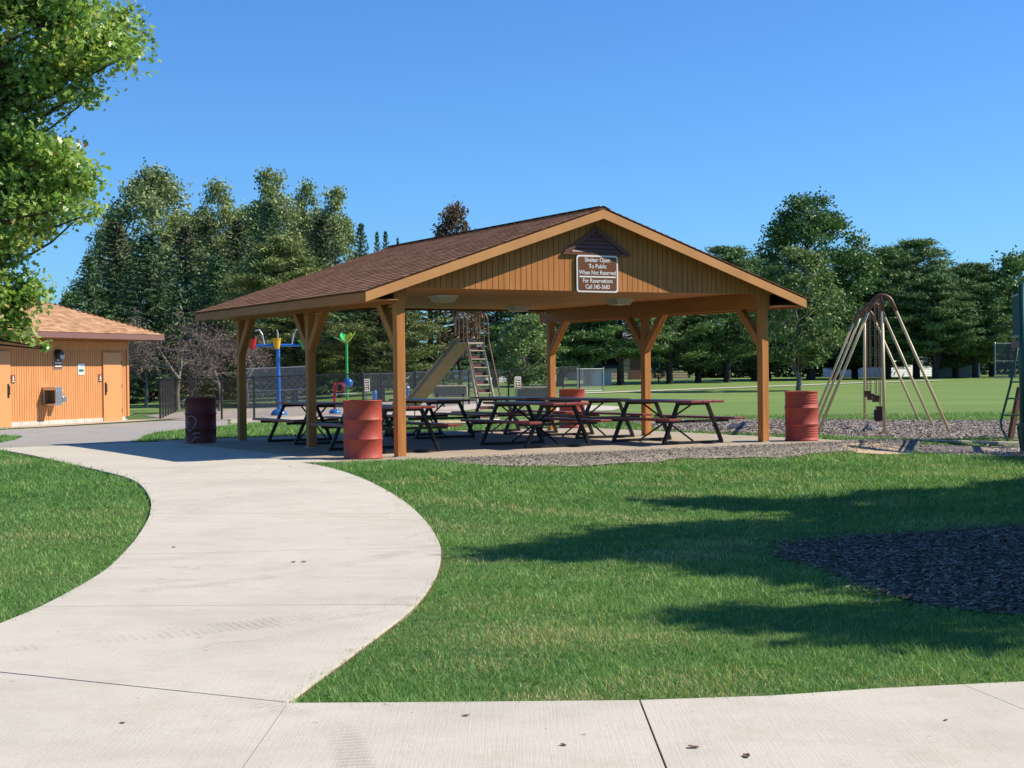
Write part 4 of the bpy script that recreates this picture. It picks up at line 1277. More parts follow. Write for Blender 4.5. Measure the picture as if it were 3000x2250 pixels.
def petal(root, ang, L_, up, m, curl=0.12):
    b = MB(); n = 7
    vs_ = []; fs = []
    ca, sa = math.cos(ang), math.sin(ang)
    for i in range(n + 1):
        t = i / n
        wd_ = 0.14 * math.sin(math.pi * min(1, t * 0.95 + 0.05)) + 0.01
        r_ = L_ * t; zz = 2.28 + up * t - curl * t * t
        for s in (-1, 0, 1):
            vs_.append((r_ * ca - s * wd_ * sa, r_ * sa + s * wd_ * ca, zz + 0.05 * abs(s)))
    for i in range(n):
        for s in (0, 1):
            a = i * 3 + s
            fs.append((a, a + 3, a + 4, a + 1))
    b.add(vs_, fs); b.add([(p[0], p[1], p[2] - 0.02) for p in vs_], [f[::-1] for f in fs])
    b.build('leaf', m, root)
petal(fl, math.pi * 1.02, 0.46, 0.35, M['greeng'], 0.10)
petal(fl, 0.15, 0.30, 0.42, M['lime'], 0.05)
petal(fl, 2.2, 0.34, 0.42, M['greeng'], 0.05)
petal(fl, -0.9, 0.26, 0.40, M['lime'], 0.05)
MB().tube([(-0.55, -0.1, 0.56), (0.34, -0.1, 0.58)], 0.02, 6).build('cross_pipe', M['white'], fl)
x, y = spot(980, 48.6); z = tz(x, y) + 0.018
rg = empty('ring_post', (x, y, z), 0, 'red splash post with a round red ring on top', 'water toy')
MB().tube([(0, 0, 0), (0, 0, 0.98)], 0.048, 10).build('pole', M['redg'], rg)
b = MB()
ring = [(0.17 + 0.125 * math.cos(a), 0, 0.84 + 0.125 * math.sin(a)) for a in np.linspace(0, 2 * math.pi, 21)]
b.tube(ring, 0.034, 8, False); b.build('ring', M['redg'], rg, smooth=True)
MB().lathe([(0.19, 0), (0.18, 0.06), (0.13, 0.12), (0.06, 0.14)], 16).build('foot', M['blue'], rg, smooth=True)
for px, Y, zt, lab in ((1097, 50.0, 0.62, 'short blue splash post right of the warning sign'), (1194, 53.0, 0.72, 'pale blue splash nozzle post half hidden by the front left post')):
    x, y = spot(px, Y); z = tz(x, y) + 0.018
    s = empty('nozzle_post', (x, y, z), 0, lab, 'water toy')
    MB().tube([(0, 0, 0), (0, 0, zt)], 0.075 if px < 1150 else 0.05, 12).build('pole', M['blue'], s)
    MB().lathe([(0.08, 0.0), (0.07, 0.05), (0.0, 0.08)], 12, (0, 0, zt)).build('cap', M['blue'] if px < 1150 else M['lampglass'], s, smooth=True)

# ------------------------------------------------------------------ slide
M['tan'] = paint('tan_pipe', (0.44, 0.38, 0.28), 0.45, 0.1, 4, bmp=0.03)
M['chute'] = paint('chute_sheet', (0.21, 0.185, 0.150), 0.5, 0.12, 3, bmp=0.04)
M['brownpipe'] = paint('brown_pipe', (0.17, 0.085, 0.055), 0.45, 0.15, 5, bmp=0.03)
M['oxide'] = paint('oxide_step', (0.10, 0.032, 0.028), 0.5, 0.15, 5)
sx_, sy_ = -0.98, 38.75
slide = empty('playground_slide', (sx_, sy_, tz(sx_, sy_)), math.atan2(0.75, -0.66), 'tall tan metal slide with ladder and brown guard rails behind the tables', 'slide')
# local frame: +x runs down the chute, y across
PH, HWD = 2.08, 0.25
for s in (-1, 1):
    MB().tube([(-0.62, s * 0.30, 0.0), (-0.05, s * 0.25, PH)], 0.035, 8).build('ladder_rail', M['tan'], slide)
    MB().tube([(-0.66, s * 0.36, 0.55), (-0.18, s * 0.36, PH + 0.05), (-0.16, s * 0.35, PH + 0.60), (-0.06, s * 0.35, PH + 0.74), (0.22, s * 0.34, PH + 0.76), (0.30, s * 0.34, PH + 0.66), (0.32, s * 0.34, PH + 0.25), (0.55, s * 0.33, PH - 0.02), (0.78, s * 0.33, PH - 0.12), (0.82, s * 0.30, PH - 0.36)], 0.021, 7).build('guard_rail', M['brownpipe'], slide)
    for xx in (-0.02, 0.16):
        MB().tube([(xx, s * 0.345, PH - 0.06), (xx, s * 0.345, PH + 0.75)], 0.015, 6).build('guard_bar', M['brownpipe'], slide)
for k in range(9):
    t = (k + 0.6) / 9.6
    xx = -0.62 + 0.57 * t
    w_ = 0.30 - 0.05 * t
    MB().box((xx + 0.02, 0, PH * t), (0.14, 2 * w_ - 0.02, 0.022)).build('step', M['tan'], slide)
    MB().box((xx + 0.09, 0, PH * t + 0.055), (0.01, 2 * w_ - 0.03, 0.085)).build('riser', M['oxide'], slide)
MB().box((0.10, 0, PH - 0.02), (0.42, 0.56, 0.035)).build('platform', M['tan'], slide)
prof_s = [(0.28, PH), (0.45, PH - 0.06), (0.75, PH - 0.28), (2.25, 0.66), (2.55, 0.46), (2.85, 0.38), (3.15, 0.36)]
b = MB()
vs_ = []; fs = []
cross = [(-0.255, 0.13), (-0.25, 0.0), (0.25, 0.0), (0.255, 0.13)]
for (px_, pz_) in prof_s:
    for (cy_, cz_) in cross: vs_.append((px_, cy_, pz_ + cz_))
for i in range(len(prof_s) - 1):
    for k in range(3):
        a = i * 4 + k
        fs.append((a, a + 4, a + 5, a + 1))
b.add(vs_, fs); b.add([(p[0], p[1], p[2] - 0.012) for p in vs_], [f[::-1] for f in fs])
b.build('chute', M['chute'], slide)
for s in (-1, 1):
    MB().tube([(px_, s * 0.262, pz_ + 0.135) for px_, pz_ in prof_s], 0.02, 7).build('chute_rim', M['tan'], slide)
b = MB(); b.tube([(2.75, -0.2, 0), (2.75, -0.2, 0.38)], 0.025, 7); b.build('chute_leg', M['tan'], slide)
b = MB(); b.tube([(2.75, 0.2, 0), (2.75, 0.2, 0.38)], 0.025, 7); b.build('chute_leg', M['tan'], slide)
b = MB(); b.tube([(-0.62, -0.30, 0.09), (-0.62, 0.30, 0.09)], 0.02, 6); b.build('foot_bar', M['tan'], slide)

# ------------------------------------------------------------------ benches by the splash pad
def bench(px, Y, rz, L_, lab):
    x, y = spot(px, Y)
    t = empty('park_bench', (x, y, tz(x, y)), rz, lab, 'bench', 'tan benches at the splash pad')
    b = MB(); b.plate(rounded(-L_ / 2 + .04, L_ / 2 - .04, 0.50, 0.80, 0.05, 4), 0.18, 0.20); b.build('backrest', M['chute'], t)
    b = MB(); rr = rounded(-L_ / 2, L_ / 2, 0.47, 0.83, 0.07, 4)
    b.tube([(p[0], 0.19, p[1]) for p in rr + rr[:1]], 0.025, 7, False); b.build('back_frame', M['tan'], t)
    MB().box((0.1, -0.05, 0.415), (L_ + 0.2, 0.30, 0.045)).build('seat', M['tan'], t, bevel=0.008)
    for s in (-1, 1):
        b = MB(); b.tube([(s * L_ * 0.38, 0.16, 0.0), (s * L_ * 0.38, 0.18, 0.55)], 0.025, 7); b.box((s * L_ * 0.38, 0.03, 0.375), (0.05, 0.30, 0.035)); b.build('leg', M['darkmetal'], t)
bench(1318, 50.5, 0.05, 1.15, 'tan bench left of the slide ladder')
bench(1560, 45.0, -0.1, 1.05, 'tan bench seen through the front middle table')

# ------------------------------------------------------------------ swing set
M['cream'] = paint('cream_pipe', (0.58, 0.48, 0.27), 0.4, 0.08, 3, bmp=0.02)
M['chain'] = paint('brown_chain', (0.085, 0.055, 0.045), 0.5, 0.2, 9, metal=0.3)
M['rubber'] = paint('dark_rubber', (0.045, 0.026, 0.024), 0.6, 0.15, 6)
fr = [(7.28, 29.6), (7.95, 33.2), (8.62, 36.8)]
sw0 = Vector((fr[0][0], fr[0][1], 0)); swd = (Vector((fr[2][0], fr[2][1], 0)) - sw0); SWL = swd.length
swa = math.atan2(swd.y, swd.x)
swing = empty('swing_set', (fr[0][0], fr[0][1], -0.02), swa, 'cream and brown arched swing set on the wood chips', 'swing set')
SH = 2.72
for i in range(3):
    xx = SWL * i / 2
    k = 1.0
    arch = [(xx, -0.205 * math.cos(a), SH - 0.20 + 0.20 * math.sin(a)) for a in np.linspace(0.30, math.pi - 0.30, 13)]
    arch = [(xx, -0.265, SH - 0.31)] + arch + [(xx, 0.265, SH - 0.31)]
    MB().tube(arch, 0.040, 9).build('arch', M['brownpipe'], swing, smooth=True)
    for s in (-1, 1):
        MB().tube([(xx, s * 0.258, SH - 0.29), (xx, s * 1.27, 0.0)], 0.030, 9).build('leg', M['cream'], swing, smooth=True)
for xx, sgn in ((0, -1), (SWL, 1)):
    MB().tube([(xx, 0, SH - 0.02), (xx + sgn * 0.03, 0, SH - 0.30)], 0.042, 9).build('arch', M['brownpipe'], swing, smooth=True)
    MB().tube([(xx + sgn * 0.029, 0, SH - 0.28), (xx + sgn * 0.45, 0, 0.0)], 0.033, 9).build('leg', M['cream'], swing, smooth=True)
MB().tube([(0, 0, SH), (SWL, 0, SH)], 0.042, 9).build('top_beam', M['brownpipe'], swing, smooth=True)
def chain_mesh(L_):
    n = int(L_ / 0.03)
    b = MB(); b.tube([(0, 0, -k * L_ / n) for k in range(n + 1)], [0.011 if k % 2 else 0.005 for k in range(n + 1)], 4)
    return b.mesh('chain', M['chain'])
labs = ['nearest dark rubber swing seat hanging from the swing set', 'second rubber swing seat in the near bay of the swing set', 'first rubber swing seat in the far bay of the swing set', 'farthest rubber swing seat of the swing set']
for i, (xx, zl) in enumerate(((1.05, 0.42), (2.55, 0.62), (4.75, 0.62), (6.25, 0.66))):
    p = sw0 + swd.normalized() * xx
    s = empty('belt_swing', (p.x, p.y, zl - 0.02), swa, labs[i], 'swing', 'swings on the swing set')
    CL = SH - 0.05 - zl - 0.10
    cm = chain_mesh(CL)
    for q in (-0.26, 0.26):
        o = link('chain', cm, s); o.location = (q, 0, CL + 0.10)
    b = MB(); n = 9
    vs_ = []; fs = []
    for k in range(n + 1):
        t = k / n * 2 - 1
        for dy in (-0.075, 0.075):
            vs_.append((0.26 * t, dy, 0.13 * t * t - 0.05)); vs_.append((0.26 * t, dy, 0.13 * t * t - 0.035))
    for k in range(n):
        a = k * 4
        fs += [(a, a + 2, a + 6, a + 4), (a + 1, a + 5, a + 7, a + 3), (a, a + 4, a + 5, a + 1), (a + 2, a + 3, a + 7, a + 6)]
    b.add(vs_, fs); b.build('belt', M['rubber'], s)
    if i == 0:
        bkt = MB(); bkt.box((0, 0, -0.08), (0.30, 0.24, 0.24)); bkt.build('bucket_shell', M['rubber'], s, bevel=0.04)
# small things on the chips
x, y = 7.35, 31.0
lm = MB()
r = random.Random(5)
lm.lathe([(0.0, 0.0), (0.20, 0.0), (0.17, 0.05), (0.11, 0.12), (0.05, 0.15), (0.0, 0.155)], 9, (0, 0, 0))
lm.v = [(a * (0.75 + 0.2 * r.random()), b_ * (0.4 + 0.2 * r.random()), c * (0.7 + 0.5 * r.random())) for a, b_, c in lm.v]
o = lm.build('stone_lump', paint('grey_lump', (0.14, 0.145, 0.17), 0.7, 0.2, 9)); o.location = (x, y, -0.012)
tag(o, 'dark grey lump lying on the chips under the swings', 'stone')
x, y = 5.0, 33.6
o = MB().box((0, 0, 0.02), (0.30, 2.6, 0.035)).build('dark_strip', paint('strip_dark', (0.035, 0.033, 0.036), 0.7, 0.1, 5), bevel=0.008)  # thin dark box laid slanted on the chips
o.location = (x, y, 0.0); o.rotation_euler.z = -0.16
tag(o, 'dark strip lying on the chips right of the tables', 'mat')

# ------------------------------------------------------------------ play structure at the right edge
M['dgreen'] = paint('dark_green_coat', (0.012, 0.075, 0.055), 0.35, 0.1, 4, bmp=0, spec=0.5)
M['dbrown'] = paint('brown_deck', (0.13, 0.065, 0.05), 0.5, 0.1, 4)
M['slidebrown'] = paint('brown_plastic', (0.11, 0.055, 0.038), 0.4, 0.1, 3, bmp=0)
gz0 = tz(8.72, 25.7)
ps = empty('play_structure', (8.71, 25.7, gz0), 0.0, 'dark green playground climber with barred rail at the right edge', 'playground')
PT = [(0.0, 0.0), (0.24, 1.25), (1.45, 1.05), (1.25, -0.2)]
for q in (PT[0], (0.45, 1.22), PT[2], PT[3]):
    MB().tube([(q[0], q[1], 0), (q[0], q[1], 2.86)], 0.062, 12).build('post', M['dgreen'], ps, smooth=True)
    MB().lathe([(0.064, 0), (0.055, 0.02), (0.0, 0.035)], 12, (q[0], q[1], 2.86)).build('cap', M['dgreen'], ps)
dk = MB()
for a_, c_ in ((PT[0], PT[1]), (PT[1], PT[2]), (PT[2], PT[3]), (PT[3], PT[0])):
    dk.beam((a_[0], a_[1], 1.865), (c_[0], c_[1], 1.865), 0.03, 0.13)
deck_ = dk.build('deck', M['dbrown'], ps)
for k in range(1, 16):
    p_, q_ = lerp(PT[0], PT[1], k / 16), lerp(PT[3], PT[2], k / 16)
    MB().beam((p_[0], p_[1], 1.92), (q_[0], q_[1], 1.92), 0.028, 0.012).build('deck_slat', M['dbrown'], deck_)
for a_, c_ in ((PT[0], PT[1]), (PT[1], PT[2])):
    rl = empty('guard_rail'); rl.parent = ps
    for z in (2.0, 2.72):
        MB().tube([(a_[0], a_[1], z), (c_[0], c_[1], z)], 0.024, 8).build('rail', M['dgreen'], rl)
    for k in range(1, 11):
        q = lerp(a_, c_, k / 11)
        MB().tube([(q[0], q[1], 2.0), (q[0], q[1], 2.72)], 0.013, 6).build('bar', M['dgreen'], rl)
for off in (0.0, 0.50):
    MB().tube([(0.36 + off, 1.30, 1.85), (0.26 + off, 1.42, 1.15), (0.12 + off, 1.55, 0.48), (0.12 + off, 1.50, 0.36), (0.20 + off, 1.45, 0.18), (0.22 + off, 1.45, 0.0)], 0.022, 7).build('climber_bar', M['dgreen'], ps, smooth=True)
for k in range(4):
    MB().tube([(0.30 - 0.055 * k, 1.37 + 0.05 * k, 1.5 - 0.3 * k), (0.75 - 0.055 * k, 1.37 + 0.05 * k, 1.5 - 0.3 * k)], 0.018, 6).build('climber_rung', M['dgreen'], ps)
b = MB()
b.beam((0.50, 1.62, 1.10), (0.34, 1.80, 0.02), 0.13, 0.06)
b.beam((0.36, 1.78, 0.10), (0.80, 1.70, 0.10), 0.05, 0.10)
b.build('chute', M['slidebrown'], ps)
# waste basket in front of the structure
x, y = 8.72, 25.25
wb = empty('waste_basket', (x, y, tz(x, y) + 0.05), 0.0, 'dark green perforated basket beside the play structure post', 'basket')
b = MB(); b.lathe([(0.0, 0.02), (0.19, 0.02), (0.19, 0.0), (0.20, 0.0), (0.255, 0.43), (0.275, 0.435), (0.275, 0.465), (0.24, 0.465), (0.185, 0.03)], 20)
b.build('shell', M['dgreen'], wb)
for k in range(14):
    a = 2 * math.pi * k / 14
    MB().beam((0.208 * math.cos(a), 0.208 * math.sin(a), 0.05), (0.255 * math.cos(a), 0.255 * math.sin(a), 0.41), 0.012, 0.012).build('rib', M['dgreen'], wb)
MB().box((0, 0, -0.025), (0.12, 0.12, 0.05)).build('stand', M['dgreen'], wb)

# ------------------------------------------------------------------ houses and sheds beyond the trees
M['wallwhite'] = paint('white_wall', (0.78, 0.78, 0.76), 0.6, 0.06, 2, bmp=0.03)
M['walltan'] = paint('tan_wall', (0.36, 0.29, 0.19), 0.6, 0.06, 2, bmp=0.03)
M['wallgreen'] = paint('pale_green_wall', (0.33, 0.40, 0.37), 0.6, 0.06, 2, bmp=0.03)
M['wallblue'] = paint('pale_blue_wall', (0.40, 0.47, 0.53), 0.6, 0.08, 2, bmp=0.03)
M['roofgrey'] = paint('grey_roof', (0.17, 0.165, 0.165), 0.85, 0.15, 6)
M['roofdark'] = paint('dark_roof', (0.03, 0.032, 0.042), 0.8, 0.15, 6)
M['glass'] = paint('window_glass', (0.03, 0.04, 0.05), 0.08, 0.05, 3, bmp=0, spec=0.8)
def house(name, px, Y, rz, W_, D_, H_, rise, wall, roof_m, label, wins=(), door=None, board=0.2, cat='house'):
    x, y = spot(px, Y)
    t = empty(name, (x, y, tz(x, y) - 0.05), rz, label, cat)
    wb_ = MB()
    n = int(H_ / board)
    for k in range(n):      # lapped boards
        z0, z1 = k * H_ / n, (k + 1) * H_ / n
        o_ = 0.02
        a, b_ = W_ / 2, D_ / 2
        wb_.add([(-a - o_, -b_ - o_, z0), (a + o_, -b_ - o_, z0), (a + o_, b_ + o_, z0), (-a - o_, b_ + o_, z0), (-a, -b_, z1), (a, -b_, z1), (a, b_, z1), (-a, b_, z1)], ((0, 1, 5, 4), (1, 2, 6, 5), (2, 3, 7, 6), (3, 0, 4, 7), (3, 2, 1, 0)))
    for s in (-1, 1):
        wb_.add([(s * W_ / 2, -D_ / 2, H_), (s * W_ / 2, D_ / 2, H_), (s * W_ / 2, 0, H_ + rise)], ((0, 1, 2),))
    wb_.build('wall', wall, t)
    rb_ = MB(); e = 0.4
    for s in (-1, 1):
        k = rise / (D_ / 2)
        P = [(-W_ / 2 - e, s * (D_ / 2 + e), H_ - k * e + 0.02), (W_ / 2 + e, s * (D_ / 2 + e), H_ - k * e + 0.02), (W_ / 2 + e, 0, H_ + rise + 0.02), (-W_ / 2 - e, 0, H_ + rise + 0.02)]
        Q = [(a, b_, c + 0.12) for a, b_, c in P]
        rb_.add(P + Q, BOXF if s < 0 else [f[::-1] for f in BOXF])
    rb_.build('roof', roof_m, t)
    for (wx, wz, ww, wh) in wins:
        f = MB().box((wx, -D_ / 2 - 0.035, wz), (ww + 0.16, 0.05, wh + 0.16)).build('window', M['white'], t)
        MB().box((wx, -D_ / 2 - 0.063, wz), (ww, 0.012, wh)).build('pane', M['glass'], f)
    if door is not None:
        d = MB().box((door, -D_ / 2 - 0.04, 1.02), (0.9, 0.05, 2.04)).build('door', M['dbrown'], t)
        MB().lathe([(0.0, 0.03), (0.03, 0.02), (0.03, 0)], 8, (door + 0.35, -D_ / 2 - 0.07, 1.0)).build('handle', M['brass'], d)
    return t
house('house', 2610, 128, 0.62, 9.0, 7.0, 2.5, 1.7, M['wallwhite'], M['roofgrey'], 'white house with windows seen through the swing legs', [(-2.6, 1.4, 1.2, 1.1), (0.2, 1.4, 0.9, 1.1), (2.9, 1.5, 1.1, 1.0)], 1.5)
house('house', 1835, 126, 0.30, 8.0, 7.0, 2.3, 1.8, M['walltan'], M['roofgrey'], 'tan sided house behind the pine trunks beside the right middle post', [(0.9, 1.5, 1.1, 1.1), (2.8, 1.5, 0.9, 1.1)], -0.6)
house('house', 1000, 112, -0.1, 9.0, 7.0, 2.55, 1.9, M['wallgreen'], M['roofgrey'], 'pale green house behind the green splash post', [(-2.4, 1.4, 1.1, 1.1), (0.4, 1.4, 1.3, 1.1), (2.8, 1.4, 0.9, 1.1)], -0.9)
house('garage', 1478, 118, 0.45, 6.0, 6.0, 2.3, 1.2, M['wallwhite'], M['roofgrey'], 'white garage low behind the slide ladder', [(-1.6, 1.5, 0.8, 0.6)], 1.0, cat='garage')
house('garden_shed', 1750, 93, 0.15, 1.5, 1.2, 1.25, 0.30, M['wallblue'], M['roofdark'], 'small pale blue shed beside the crooked pine trunk', [], None, 0.15, 'shed')
# gambrel shed
x, y = spot(2805, 112)
gs = empty('gambrel_shed', (x, y, tz(x, y) - 0.05), -0.42, 'barn roofed shed with pale walls and dark roof at the field edge', 'shed')
GW, GD = 3.0, 2.3
prof_g = [(-GD / 2, 1.25), (-GD * 0.40, 1.95), (0, 2.45), (GD * 0.40, 1.95), (GD / 2, 1.25)]
b = MB()
b.box((0, 0, 0.625), (GW, GD, 1.25))
for s in (-1, 1):
    b.add([(s * GW / 2, yy, zz) for yy, zz in prof_g], ((0, 1, 2, 3, 4),))
b.build('wall', M['wallblue'], gs)
b = MB()
for (a0, z0), (a1, z1) in zip(prof_g[:-1], prof_g[1:]):
    b.add([(-GW / 2 - .1, a0, z0 + .02), (GW / 2 + .1, a0, z0 + .02), (GW / 2 + .1, a1, z1 + .02), (-GW / 2 - .1, a1, z1 + .02), (-GW / 2 - .1, a0, z0 + .09), (GW / 2 + .1, a0, z0 + .09), (GW / 2 + .1, a1, z1 + .09), (-GW / 2 - .1, a1, z1 + .09)], BOXF)
b.build('roof', M['roofdark'], gs)
dd = MB().box((GW / 2 + 0.02, 0, 0.85), (0.04, 1.0, 1.6)).build('door', M['wallwhite'], gs)
MB().box((GW / 2 + 0.05, 0.35, 0.85), (0.03, 0.04, 0.12)).build('handle', M['darkmetal'], dd)

# ------------------------------------------------------------------ trees
def bark(name, col):
    m, t, p = new_mat(name)
    v = objvec(t, (6, 6, 1.2))
    f = noise(t, v, 3.0, 6, 0.7)
    t.links.new(ramp(t, f, ((0.3, c3(col, 0.5)), (0.6, col), (0.8, c3(col, 1.5)))), p.inputs['Base Color'])
    p.inputs['Roughness'].default_value = 0.95
    p.inputs['Specular IOR Level'].default_value = 0.1
    bump(t, p, f, 0.8, 0.03)
    return m
M['bark'] = bark('dark_bark', (0.065, 0.050, 0.040))
M['barkgrey'] = bark('grey_bark', (0.24, 0.21, 0.19))
M['barkpine'] = bark('pine_bark', (0.075, 0.062, 0.055))
M['l_silver'] = leafmat('silver_leaf', ((0.130, 0.194, 0.069), (0.233, 0.312, 0.126), (0.378, 0.447, 0.208), (0.569, 0.600, 0.326)), 0.5, 0.25)
M['l_spruce'] = leafmat('spruce_needle', ((0.054, 0.104, 0.044), (0.094, 0.164, 0.068), (0.149, 0.228, 0.095)), 0.6, 0.08)
M['l_sprtop'] = leafmat('cone_brown', ((0.070, 0.075, 0.042), (0.125, 0.110, 0.062)), 0.7, 0.05)
M['l_pine'] = leafmat('pine_needle', ((0.072, 0.141, 0.053), (0.132, 0.222, 0.073), (0.211, 0.309, 0.101)), 0.6, 0.10)
M['l_ypine'] = leafmat('yellowish_pine_needle', ((0.085, 0.123, 0.041), (0.154, 0.199, 0.058), (0.241, 0.282, 0.083)), 0.6, 0.12)
M['l_linden'] = leafmat('linden_leaf', ((0.059, 0.126, 0.040), (0.103, 0.196, 0.060), (0.172, 0.295, 0.088)), 0.45, 0.2)
M['l_oak'] = leafmat('oak_leaf', ((0.131, 0.254, 0.055), (0.212, 0.362, 0.076), (0.311, 0.469, 0.111), (0.422, 0.557, 0.171), (0.523, 0.234, 0.111)), 0.34, 0.42, 0.55)
M['l_young'] = leafmat('young_oak_leaf', ((0.083, 0.143, 0.052), (0.138, 0.217, 0.074), (0.226, 0.307, 0.127), (0.374, 0.434, 0.240)), 0.55, 0.25, 0.25)
M['l_woodshade'] = leafmat('shade_dark_leaf', ((0.014, 0.028, 0.012), (0.026, 0.048, 0.018), (0.042, 0.072, 0.026)), 0.6, 0.1)  # far wood leaves, painted near black for the shade behind the front trees
M['l_brown'] = leafmat('turning_leaf', ((0.078, 0.054, 0.031), (0.144, 0.090, 0.048), (0.216, 0.132, 0.072)), 0.6, 0.2)
M['l_bare'] = leafmat('dry_leaf', ((0.115, 0.078, 0.070), (0.165, 0.115, 0.102), (0.14, 0.130, 0.09)), 0.8, 0.1)

def unit(v):
    return v / np.maximum(np.linalg.norm(v, axis=-1, keepdims=True), 1e-9)
def leaves(centers, size, m, tone, r, aspect=0.6, upbias=0.5, axis=None, shape='quad'):
    n = len(centers)
    nrm = r.normal(size=(n, 3)); nrm[:, 2] += upbias; nrm = unit(nrm)
    ax = r.normal(size=(n, 3)) if axis is None else axis + 0.35 * r.normal(size=(n, 3))
    ax = unit(ax - nrm * (ax * nrm).sum(1)[:, None])
    sd_ = np.cross(nrm, ax)
    s = np.asarray(size) * r.uniform(0.65, 1.35, n)
    a = ax * (s / 2)[:, None]; b = sd_ * (s * aspect / 2)[:, None]
    if shape == 'quad':
        vv = np.stack([centers - a, centers - 0.1 * a + b, centers + a, centers - 0.1 * a - b], 1)
        return np_mesh('crown', vv.reshape(-1, 3), 4, m, np.clip(tone, 0, 1))
    # lobed leaf, eleven corners, slightly cupped
    out = [(-1.0, 0.0), (-0.50, 0.72), (-0.18, 0.30), (0.12, 1.0), (0.40, 0.32), (1.0, 0.0), (0.40, -0.32), (0.12, -1.0), (-0.18, -0.30), (-0.50, -0.72)]
    vv = np.stack([centers + a * p + b * q + nrm * (s * 0.10 * abs(q))[:, None] for p, q in out], 1)
    return np_mesh('crown', vv.reshape(-1, 3), len(out), m, np.clip(tone, 0, 1))

def limb(mb, p, q, r0, r1, r, bend=0.12, n=5, sides=6):
    p, q = np.array(p, float), np.array(q, float)
    L_ = np.linalg.norm(q - p)
    off = r.normal(0, bend * L_, 3); off[2] = abs(off[2]) * 0.6
    pts = []; rr = []
    for i in range(n + 1):
        t = i / n
        pts.append(tuple(p + (q - p) * t + off * 4 * t * (1 - t) * 0.5))
        rr.append(r0 + (r1 - r0) * t)
    mb.tube(pts, rr, sides, False)
    return pts

def tree_root(name, crowns, trunk_mb, bark_m):
    t = empty(name)
    trunk_mb.build('trunk', bark_m, t, smooth=True)
    for me_ in crowns: link('crown', me_, t)
    return t

def broadleaf(name, seed, H, th, R, ncl, lpc, size, clr, m, bk, env=None, tr=0.22, extra=(), shape='quad', aspect=0.6, trunkx=0.0, inner=0.35, upbias=0.5, odd=0.0):
    r = np.random.default_rng(seed)
    env = env or (lambda t: math.sin(math.pi * min(1, (t * 0.86 + 0.14))) ** 0.6)
    mb = MB()
    tp = [(0, 0, -0.1), (r.normal(0, .06), r.normal(0, .06), th * 0.5), (r.normal(0, .12), r.normal(0, .12), th), (r.normal(0, .2), r.normal(0, .2), th + (H - th) * 0.5), (0, 0, H * 0.93)]
    mb.tube(tp, [tr * 1.35, tr, tr * 0.9, tr * 0.5, tr * 0.1], 9, False)
    cen = []
    for i in range(ncl):
        t = r.random() ** 0.85
        ph = i * 2.399963 + r.normal(0, 0.25)
        rad = R * env(t) * (inner + (1 - inner) * r.random() ** 0.45) * (0.86 + 0.2 * math.sin(3 * ph + seed) * math.sin(7 * t + seed))
        cen.append((rad * math.cos(ph), rad * math.sin(ph), th + (H - th) * t, clr * r.uniform(0.75, 1.3)))
    cen += list(extra)
    C = []; T = []
    for k, (x, y, z, cr) in enumerate(cen):
        d = math.hypot(x, y)
        z0 = max(th * 0.8, z - 0.55 * d - 0.2)
        z0 = min(z0, H * 0.85)
        if k % 2 == 0 or k >= ncl: limb(mb, (0, 0, z0), (x, y, z - cr * 0.2), tr * 0.26 * (1 - 0.6 * z / H), 0.012, r)
        nl = int(lpc * (cr / clr) ** 2 * (1.7 if k >= ncl else 1.0))
        q = r.normal(0, 0.46, (nl, 3)); q[:, 2] *= 0.72
        qn = np.linalg.norm(q, axis=1, keepdims=True)
        q = q / np.maximum(qn, 1e-6) * np.minimum(qn, 1.15)
        C.append(np.array([x, y, z]) + q * cr)
        T.append(np.clip(0.42 + r.normal(0, 0.13) + r.normal(0, 0.17, nl), 0, 0.86))
        if odd: 
            sel = r.random(nl) < odd
            T[-1][sel] = 1.0
    C = np.concatenate(C); T = np.concatenate(T)
    return tree_root(name, [leaves(C, size, m, T, r, aspect, upbias, shape=shape)], mb, bk)

